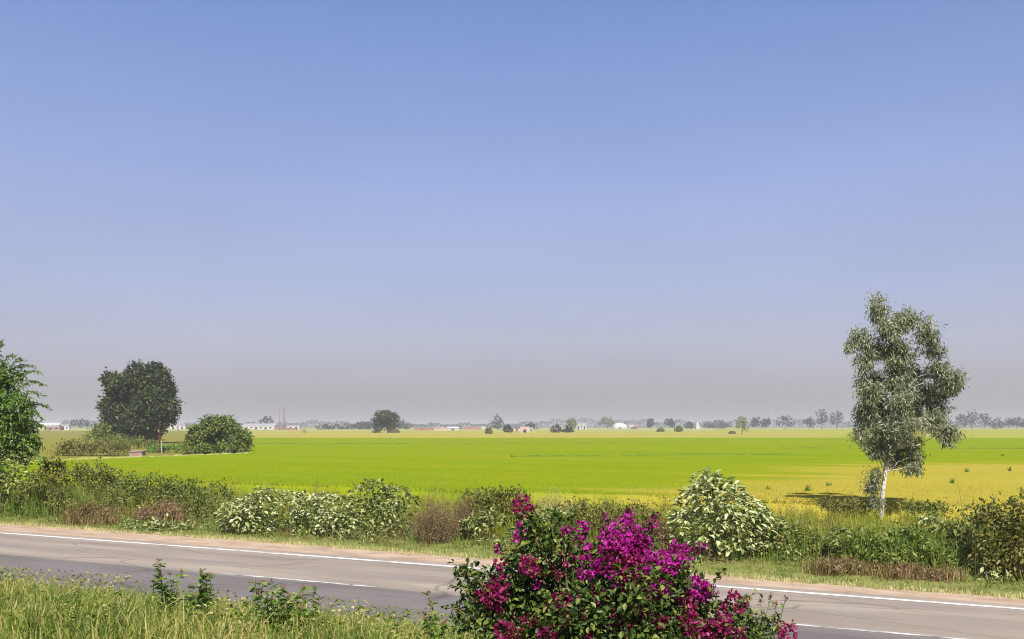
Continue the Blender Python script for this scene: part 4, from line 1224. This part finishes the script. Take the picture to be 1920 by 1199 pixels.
# ------------------------------------------------------------------ grass
def grass(name, s0, s1, p0, p1, n, hmin, hmax, wd, mat, label, seed, lean=.35, edge=None, clump=0, zfn=None):
    r = np.random.default_rng(seed)
    s = r.uniform(s0, s1, n); p = r.uniform(p0, p1, n)
    if clump:
        nc = max(1, n // clump)
        cs, cp = r.uniform(s0, s1, nc), r.uniform(p0, p1, nc)
        k = r.integers(0, nc, n)
        sel = r.uniform(0, 1, n) < .75
        s = np.where(sel, cs[k] + r.normal(0, .12, n), s); p = np.where(sel, cp[k] + r.normal(0, .12, n), p)
        hc = r.uniform(.65, 1.15, nc)[k]
    else:
        hc = 1.0
    if edge is not None:
        keep = edge(s, p, r)
        s, p = s[keep], p[keep]
        if clump: hc = hc[keep]
    x, y = sp(s, p)
    z = gz(x, y) - .01 if zfn is None else zfn(x, y)
    n = len(s)
    P = np.c_[x, y, z]
    g = G(); blades(g, P, r.uniform(hmin, hmax, n) * hc, wd * r.uniform(.6, 1.3, n), r, lean)
    return g.build(name, mat, label=label, cat='grass', kind='stuff')


grass('verge_grass', -85, 16, 22.0, 27.5, 74000, .07, .20, .012, L['grass_green'], 'short green grass between the shoulder and the shrubs', 701, .5, lambda s_, p_, r_: p_ > sh_edge(s_) + .15 + r_.normal(0, .12, len(s_)), clump=30)
grass('dry_grass_edge', -85, 16, 21.9, 23.6, 80000, .05, .17, .016, L['straw'], 'pale dry grass along the edge of the sandy shoulder', 702, .6, lambda s_, p_, r_: np.abs(p_ - sh_edge(s_) - .12) < np.abs(r_.normal(0, .3, len(s_))), clump=20)
grass('tall_verge_grass', -75, 16, 27.0, 42.2, 75000, .35, .95, .02, L['grass_tall'], 'tall yellowish green grass behind the shrubs', 703, .3, clump=40)
grass('verge_grass_mid', -75, 16, 24.6, 30.0, 26000, .2, .6, .014, L['grass_lush'], 'green grass growing between the shrubs', 704, .35, clump=40)


def undergrowth(name, mat, label, seed, nc, hs, ph, size, blade=None):
    r = np.random.default_rng(seed)
    cs, cp = r.uniform(-70, 14, nc), 24.0 + 8.5 * r.uniform(0, 1, nc) ** 1.3
    patch = np.sin(cs * .55 + ph) + np.sin(cs * 1.31 + ph * 2.3 + cp * .7) + r.normal(0, .5, nc)
    kp = patch > -.1
    cs, cp = cs[kp], cp[kp]; nc = len(cs)
    lump = np.clip(.6 + .35 * np.sin(cs * 1.7 + np.sin(cp * 2.1 + ph) * 1.5) + .3 * np.sin(cs * 4.3 + ph) + r.normal(0, .2, nc), .12, 1.5) * np.interp(cp, [24.0, 25.0, 27.5], [.2, .6, 1.0]) * hs
    ch = lump * r.uniform(.1, 1.0, nc)
    k = np.repeat(np.arange(nc), 11)
    x, y = sp(cs[k] + r.normal(0, .13, len(k)), cp[k] + r.normal(0, .13, len(k)))
    P = np.c_[x, y, gz(x, y) + np.maximum(ch[k] + r.normal(0, .10, len(k)), .02)]
    g = G(); leaves(g, P, r.normal(0, 1, P.shape) + np.array([0, 0, .2]), r.normal(0, .6, P.shape) + np.array([0, 0, 1.]), size * r.uniform(.6, 1.5, len(P)), size * .5 * r.uniform(.5, 1.3, len(P)))
    k = np.repeat(np.arange(nc), 3)
    x, y = sp(cs[k] + r.normal(0, .2, len(k)), cp[k] + r.normal(0, .2, len(k)))
    blades(g, np.c_[x, y, gz(x, y) - .02], lump[k] * r.uniform(.7, 1.5, len(k)), .014, r, .3)
    g.build(name, mat, label=label, cat='weeds', kind='stuff')


undergrowth('verge_undergrowth', L['scrub'], 'mixed low green weeds filling the verge between the shrubs', 715, 2800, 1.2, .3, .10)
undergrowth('olive_undergrowth', L['olive'], 'olive and yellowish weeds filling the verge between the shrubs', 716, 2600, 1.35, 2.2, .08)
undergrowth('brown_undergrowth', L['dry'], 'brown dry weeds scattered through the verge', 717, 2600, 1.3, 4.4, .07)
undergrowth('leafy_undergrowth', L['broad2'], 'pale broad leafed weeds scattered through the verge', 718, 800, .9, 5.5, .15)
grass('dry_stalks', -72, 14, 25.0, 31.5, 7000, .5, 1.5, .013, L['dryblade'], 'thin dry brown stalks rising between the shrubs', 719, .22, lambda s_, p_, r_: np.sin(s_ * .9 + 1) + np.sin(s_ * 2.3) + r_.normal(0, .6, len(s_)) > .1, 12)
grass('green_stalks', -72, 14, 26.0, 32.0, 8000, .6, 1.6, .015, L['grass_tall'], 'thin yellowish green stalks rising between the shrubs', 720, .25, lambda s_, p_, r_: np.sin(s_ * .7 + 3) + np.sin(s_ * 1.9 + 1) + r_.normal(0, .6, len(s_)) > .1, 12)


def in_ripe(x, y, r):
    xs = [q[0] for q in Y_EDGE]; ys = [q[1] for q in Y_EDGE]
    return (x > 4) & (y < np.interp(x, xs, ys) + r.normal(0, .8, len(x)))


def crop_tufts(name, ripe, n, mat, label, seed, pmax):
    r = np.random.default_rng(seed)
    u = r.uniform(0, 1, n)
    p = 41.7 + (pmax - 41.7) * u ** 1.8
    s = r.uniform(-60, 12, n) * (1 + (p - 41.7) / 60)
    x, y = sp(s, p)
    k = in_ripe(x, y, r) == ripe
    left = (x > np.interp(y, [74, 108.7], [-51, -31]))
    k &= left
    x, y = x[k], y[k]
    P = np.c_[x, y, np.full(len(x), .28)]
    g = G(); blades(g, P, r.uniform(.12, .26, len(x)), .03, r, .5)
    g.build(name, mat, label=label, cat='rice', kind='stuff')


crop_tufts('rice_tufts', False, 34000, L['crop_blade'], 'green rice leaf tips over the near part of the green field', 705, 62)
crop_tufts('ripe_rice_tufts', True, 36000, L['ripe_blade'], 'golden rice ears over the near part of the ripe field', 706, 58)


def near_edge(s, p, r):
    return p < 12.9 + .35 * np.sin(s * 1.3) + r.normal(0, .25, len(s))


grass('roadside_grass', -26, 9, 7.0, 13.6, 85000, .16, .58, .018, L['grass'], 'tall green and straw grass on the near bank', 707, .5, near_edge, 22)
r = np.random.default_rng(709)
n = 15000
s_, p_ = r.uniform(-24, 8, n), r.uniform(7.2, 13.0, n)
cs, cp = r.uniform(-24, 8, 160), r.uniform(7.2, 12.9, 160)
k = r.integers(0, 160, n)
s_, p_ = cs[k] + r.normal(0, .22, n), np.minimum(cp[k] + r.normal(0, .22, n), 13.1)
x, y = sp(s_, p_)
P = np.c_[x, y, gz(x, y) + r.uniform(.08, .62, n) * r.uniform(.7, 1.1, 160)[k]]
g = G(); leaves(g, P, r.normal(0, 1, (n, 3)) * np.array([1, 1, .6]), r.normal(0, .5, (n, 3)) + np.array([0, 0, 1.]), r.uniform(.04, .10, n), r.uniform(.02, .05, n), T_LEAF)
g.build('bank_weeds', L['grass'], label='low leafy weeds mixed into the near bank grass', cat='weeds', kind='stuff')
grass('bank_grass', -22, 9, 2.5, 7.2, 9000, .2, .5, .016, L['grass'], 'grass on the bank nearest the camera', 708, .45, None, 45)


# roadside weeds rising over the near grass
def weed(label, px_, Yw_, ytop, n_st, seed, leaf=.09, spread=.16, mat='bright'):
    r = np.random.default_rng(seed)
    b_ = at(px_, Yw_)
    top = H - (ytop - HY) / F * Yw_
    root = empty('leafy_weed', b_, label, 'weed', 'leafy weeds in the near grass')
    gl = G()
    for q in range(n_st):
        t = np.array([b_[0] + r.normal(0, spread), b_[1] + r.normal(0, spread), b_[2] + (top - b_[2]) * (1 if q == 0 else r.uniform(.65, .97))])
        g = G(); pts = wobble(b_ + np.r_[r.normal(0, .04, 2), -.03], t, 6, .02, r); tube(g, pts, np.linspace(.010, .004, 6), 4); g.build('stem', M['greenstem'], root, True)
        m_ = 36
        tt = r.uniform(.3, 1.0, m_)
        P = np.stack([np.interp(tt * 5, np.arange(6), pts[:, k]) for k in range(3)], 1)
        az = r.uniform(0, 2 * np.pi, m_)
        A = np.stack([np.cos(az), np.sin(az), r.uniform(-.3, .6, m_)], 1)
        leaves(gl, P, A, np.array([0, 0, 1.]) + r.normal(0, .3, (m_, 3)), leaf * r.uniform(.5, 1.2, m_), leaf * .5 * r.uniform(.6, 1.1, m_), T_OVAL)
        g = G(); hp = t + r.normal(0, .012, (14, 3)); leaves(g, hp, r.normal(0, .5, (14, 3)) + np.array([0, 0, .8]), r.normal(0, 1, (14, 3)), .035, .02)
        g.build('seed_head', L['reddry'], root)
    gl.build('foliage', L[mat], root, kind='stuff')


weed('tall leafy weed with dark tips, leftmost in the near grass', 312, 12.6, 1052, 6, 801, .11, .12)
weed('single upright weed with a dark tip left of the leafy clump', 386, 12.2, 1070, 5, 802, .11, .07)
weed('broad leafy weed clump in front of the faded centre line', 505, 11.6, 1090, 13, 803, .10, .27)
weed('low weed at the right end of the leafy clump', 556, 11.6, 1112, 6, 804, .10, .14)
weed('thin weed standing alone against the grey asphalt', 592, 12.0, 1102, 2, 805, .08, .05)
weed('low leafy weed between the leftmost tall weeds', 350, 12.2, 1100, 4, 806, .10, .16)
weed('wispy weed beside the right side of the bougainvillea', 1415, 9.6, 1110, 7, 807, .06, .16)
weed('leafy weed at the left foot of the bougainvillea', 840, 9.4, 1120, 8, 808, .09, .22, 'grass_lush')

# ------------------------------------------------------------------ bougainvillea
VY = 6.4
rb = np.random.default_rng(9)
vb = at(1120, VY)
broot = empty('bougainvillea', vb, 'bougainvillea bush with magenta flowers at the bottom of the picture', 'bush')
vit = [(1010, 1010, 40, 34), (1050, 1000, 40, 34), (985, 975, 14, 22), (1000, 1060, 60, 34), (1080, 1070, 60, 40), (930, 1110, 55, 40), (900, 1160, 60, 45), (990, 1120, 70, 45), (1080, 1130, 80, 50),
       (1160, 1030, 50, 38), (1195, 1020, 44, 38), (1180, 1090, 80, 50), (1260, 1070, 40, 34), (1260, 1130, 70, 45), (1310, 1120, 34, 32), (1340, 1165, 60, 36), (1200, 1170, 110, 50), (1000, 1190, 120, 45),
       (1390, 1170, 40, 34), (1440, 1195, 32, 24), (1100, 1230, 200, 50), (1300, 1230, 160, 40), (880, 1090, 26, 30), (865, 1075, 16, 18), (1100, 1280, 170, 50), (1180, 1330, 120, 50)]
vit += [(1000, 1130, 110, 62, .32), (1150, 1110, 125, 72, .32), (1265, 1140, 95, 55, .32), (1100, 1190, 200, 60, .3), (930, 1160, 70, 45, .28)]
vl = plobes(VY, vit, .9, rb, .5)
P, N, idx = sample_lobes(vl, 24000, rb, .15, -.9, 1.8)
A = N * .5 + rb.normal(0, .6, P.shape) + np.array([0, 0, -.25]); Nn = N * .6 + np.array([0, 0, .8]) + rb.normal(0, .5, P.shape)
sc = rb.uniform(.028, .060, len(P))
score = -(P[:, 1] - VY) * 1.0 + (P[:, 2] - vb[2]) * .5 + rb.normal(0, .2, len(P))
od = np.argsort(-score)
L['bleaf_o'] = leaf_mat_obj('bougainvillea_leaf_single', [(.02, .045, .007), (.05, .09, .013), (.11, .16, .025), (.26, .28, .07)], .3, .45, .25)
a, b2 = od[:250], od[250:]
leaf_parts(broot, P[a], A[a], Nn[a], sc[a], sc[a] * .6, L['bleaf_o'], 'bleaf')
g = G(); leaves(g, P[b2], A[b2], Nn[b2], sc[b2], sc[b2] * .6, T_OVAL); g.build('foliage', L['bleaf'], broot, kind='stuff')
for q in range(len(vl)):
    t = np.array(vl[q][:3])
    if t[2] > vb[2] + .4:
        g = G(); tube(g, wobble(vb + np.r_[rb.normal(0, .12, 2), -.05], t + np.array([0, 0, vl[q][5] * .6]), 7, .035, rb, .06), np.linspace(.014, .004, 7), 5)
        g.build('stem', M['twig'], broot, True)
CL = [(979, 953, 20), (975, 990, 11), (970, 1010, 9), (1092, 988, 11), (1066, 995, 10), (1092, 1020, 14), (1172, 975, 14), (1219, 986, 13), (1150, 1008, 26), (1186, 1004, 27), (1172, 1033, 30), (1201, 1026, 26),
      (1140, 1030, 16), (1132, 1062, 18), (1183, 1070, 32), (1205, 1060, 22), (1095, 1080, 16), (1062, 1048, 13), (990, 1062, 20), (935, 1058, 11), (938, 1095, 16), (928, 1113, 22), (895, 1117, 12), (931, 1133, 16),
      (1241, 1048, 18), (1270, 1037, 22), (1288, 1037, 14), (1256, 1062, 17), (1280, 1055, 13), (1237, 1102, 20), (1256, 1113, 15), (1307, 1099, 22), (1318, 1110, 17), (1288, 1128, 17), (1292, 1164, 20), (1329, 1179, 20),
      (1361, 1172, 17), (1347, 1186, 15), (1387, 1135, 12), (1365, 1135, 9), (1478, 1186, 17), (1055, 1124, 18), (1077, 1128, 12), (1172, 1186, 17), (1157, 1161, 8), (946, 1183, 18), (1026, 1190, 18), (1110, 1193, 10),
      (1160, 1090, 16), (1130, 1000, 10), (1300, 1186, 12), (1215, 1120, 12), (1010, 1095, 10), (1100, 1050, 9), (1390, 1190, 12)]
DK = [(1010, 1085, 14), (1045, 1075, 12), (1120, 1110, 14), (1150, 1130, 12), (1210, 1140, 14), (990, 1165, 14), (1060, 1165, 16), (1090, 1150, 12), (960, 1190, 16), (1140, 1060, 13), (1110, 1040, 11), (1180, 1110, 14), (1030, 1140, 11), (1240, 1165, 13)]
CL += DK
for q in range(26):
    x_, y_ = rb.uniform(1040, 1400), rb.uniform(1060, 1195)
    CL.append((x_, max(y_, 1040 + abs(x_ - 1150) * .35), rb.uniform(5, 10)))
for q, (x, y, rr) in enumerate(CL):
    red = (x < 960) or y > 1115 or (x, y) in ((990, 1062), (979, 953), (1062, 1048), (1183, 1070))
    # on the bush's skin towards us
    front = min([l[1] - l[4] * math.sqrt(max(0, 1 - ((x - it[0]) / it[2]) ** 2 - ((y - it[1]) / it[3]) ** 2)) for l, it in zip(vl, vit) if ((x - it[0]) / it[2]) ** 2 + ((y - it[1]) / it[3]) ** 2 < 1] or [VY])
    front = max(front, VY - .28)
    c = at(x, front, py=y); rad = rr * front / F
    n = int(np.clip(26 * (rr / 16) ** 2, 9, 110))
    d = unit(rb.normal(0, 1, (n, 3))); C = c + d * rad * (rb.uniform(0, 1, n) ** .4)[:, None] * np.array([1, .9, .95])
    g = G()
    for e_ in range(3):
        az = rb.uniform(0, 2 * np.pi, n)
        A = d * .7 + rb.normal(0, .55, (n, 3)) + np.array([0, 0, .15])
        leaves(g, C, A, rb.normal(0, .6, (n, 3)) + d * .4 + np.array([0, -.2, .4]), rb.uniform(.024, .038, n), rb.uniform(.018, .028, n), T_OVAL)
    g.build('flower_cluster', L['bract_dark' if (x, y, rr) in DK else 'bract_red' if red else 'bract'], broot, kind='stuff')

# arching sprays that break the outline
for q, (x0, y0, x1, y1, fl) in enumerate(((975, 1030, 982, 945, 0), (1030, 1000, 1046, 950, 0), (1085, 1050, 1098, 978, 1), (1205, 1020, 1228, 968, 1), (905, 1100, 848, 1056, 0), (895, 1130, 838, 1098, 0), (1150, 1010, 1134, 972, 1),
                                          (1330, 1110, 1362, 1066, 0), (1370, 1150, 1424, 1112, 0), (1400, 1180, 1486, 1174, 1), (1280, 1060, 1318, 1024, 1), (1060, 1000, 1076, 966, 0), (1000, 1000, 1006, 958, 0), (880, 1160, 830, 1140, 0),
                                          (1350, 1140, 1408, 1152, 1), (1420, 1195, 1462, 1150, 0), (955, 1060, 930, 1030, 1), (1180, 1000, 1180, 958, 1))):
    yy = VY + rb.uniform(-.2, .15)
    a_, b_ = at(x0, yy, py=y0), at(x1, yy, py=y1)
    pts = wobble(a_, b_, 7, .008, rb, .03)
    g = G(); tube(g, pts, np.linspace(.006, .002, 7), 4); g.build('stem', M['twig'], broot, True)
    m_ = 26
    tt = rb.uniform(.05, 1, m_)
    P = np.stack([np.interp(tt * 6, np.arange(7), pts[:, k]) for k in range(3)], 1) + rb.normal(0, .006, (m_, 3))
    g = G(); leaves(g, P, rb.normal(0, 1, (m_, 3)) + np.array([0, 0, .1]), rb.normal(0, .4, (m_, 3)) + np.array([0, 0, 1.]), rb.uniform(.026, .052, m_), rb.uniform(.016, .03, m_), T_OVAL)
    g.build('leaf_spray', L['bleaf'], broot, kind='stuff')
    if fl:
        m_ = 26
        tt = rb.uniform(.55, 1.05, m_)
        P = np.stack([np.interp(tt * 6, np.arange(7), pts[:, k]) for k in range(3)], 1) + rb.normal(0, .016, (m_, 3))
        g = G(); leaves(g, P, rb.normal(0, 1, (m_, 3)), rb.normal(0, .6, (m_, 3)) + np.array([0, -.2, .5]), rb.uniform(.022, .036, m_), rb.uniform(.016, .026, m_), T_OVAL)
        g.build('flower_cluster', L['bract_red' if q % 2 else 'bract'], broot, kind='stuff')

# ------------------------------------------------------------------ haze
m, t, o_ = new_mat('haze_air')
pv = t.nodes.new('ShaderNodeVolumePrincipled')
pv.inputs['Density'].default_value = 0.00038
pv.inputs['Color'].default_value = (.80, .785, .775, 1)
pv.inputs['Anisotropy'].default_value = 0.0
t.links.new(pv.outputs[0], o_.inputs['Volume'])
g = G(); box(g, (0, 3300, 12.25), (12400, 7600, 27.5))
hz = g.build('haze', m)
hz.rotation_euler = (0, 0, ROT)
tag(hz, None, None, None, 'stuff')
for o in bpy.data.objects:
    if '_o' in o:
        del o['_o']
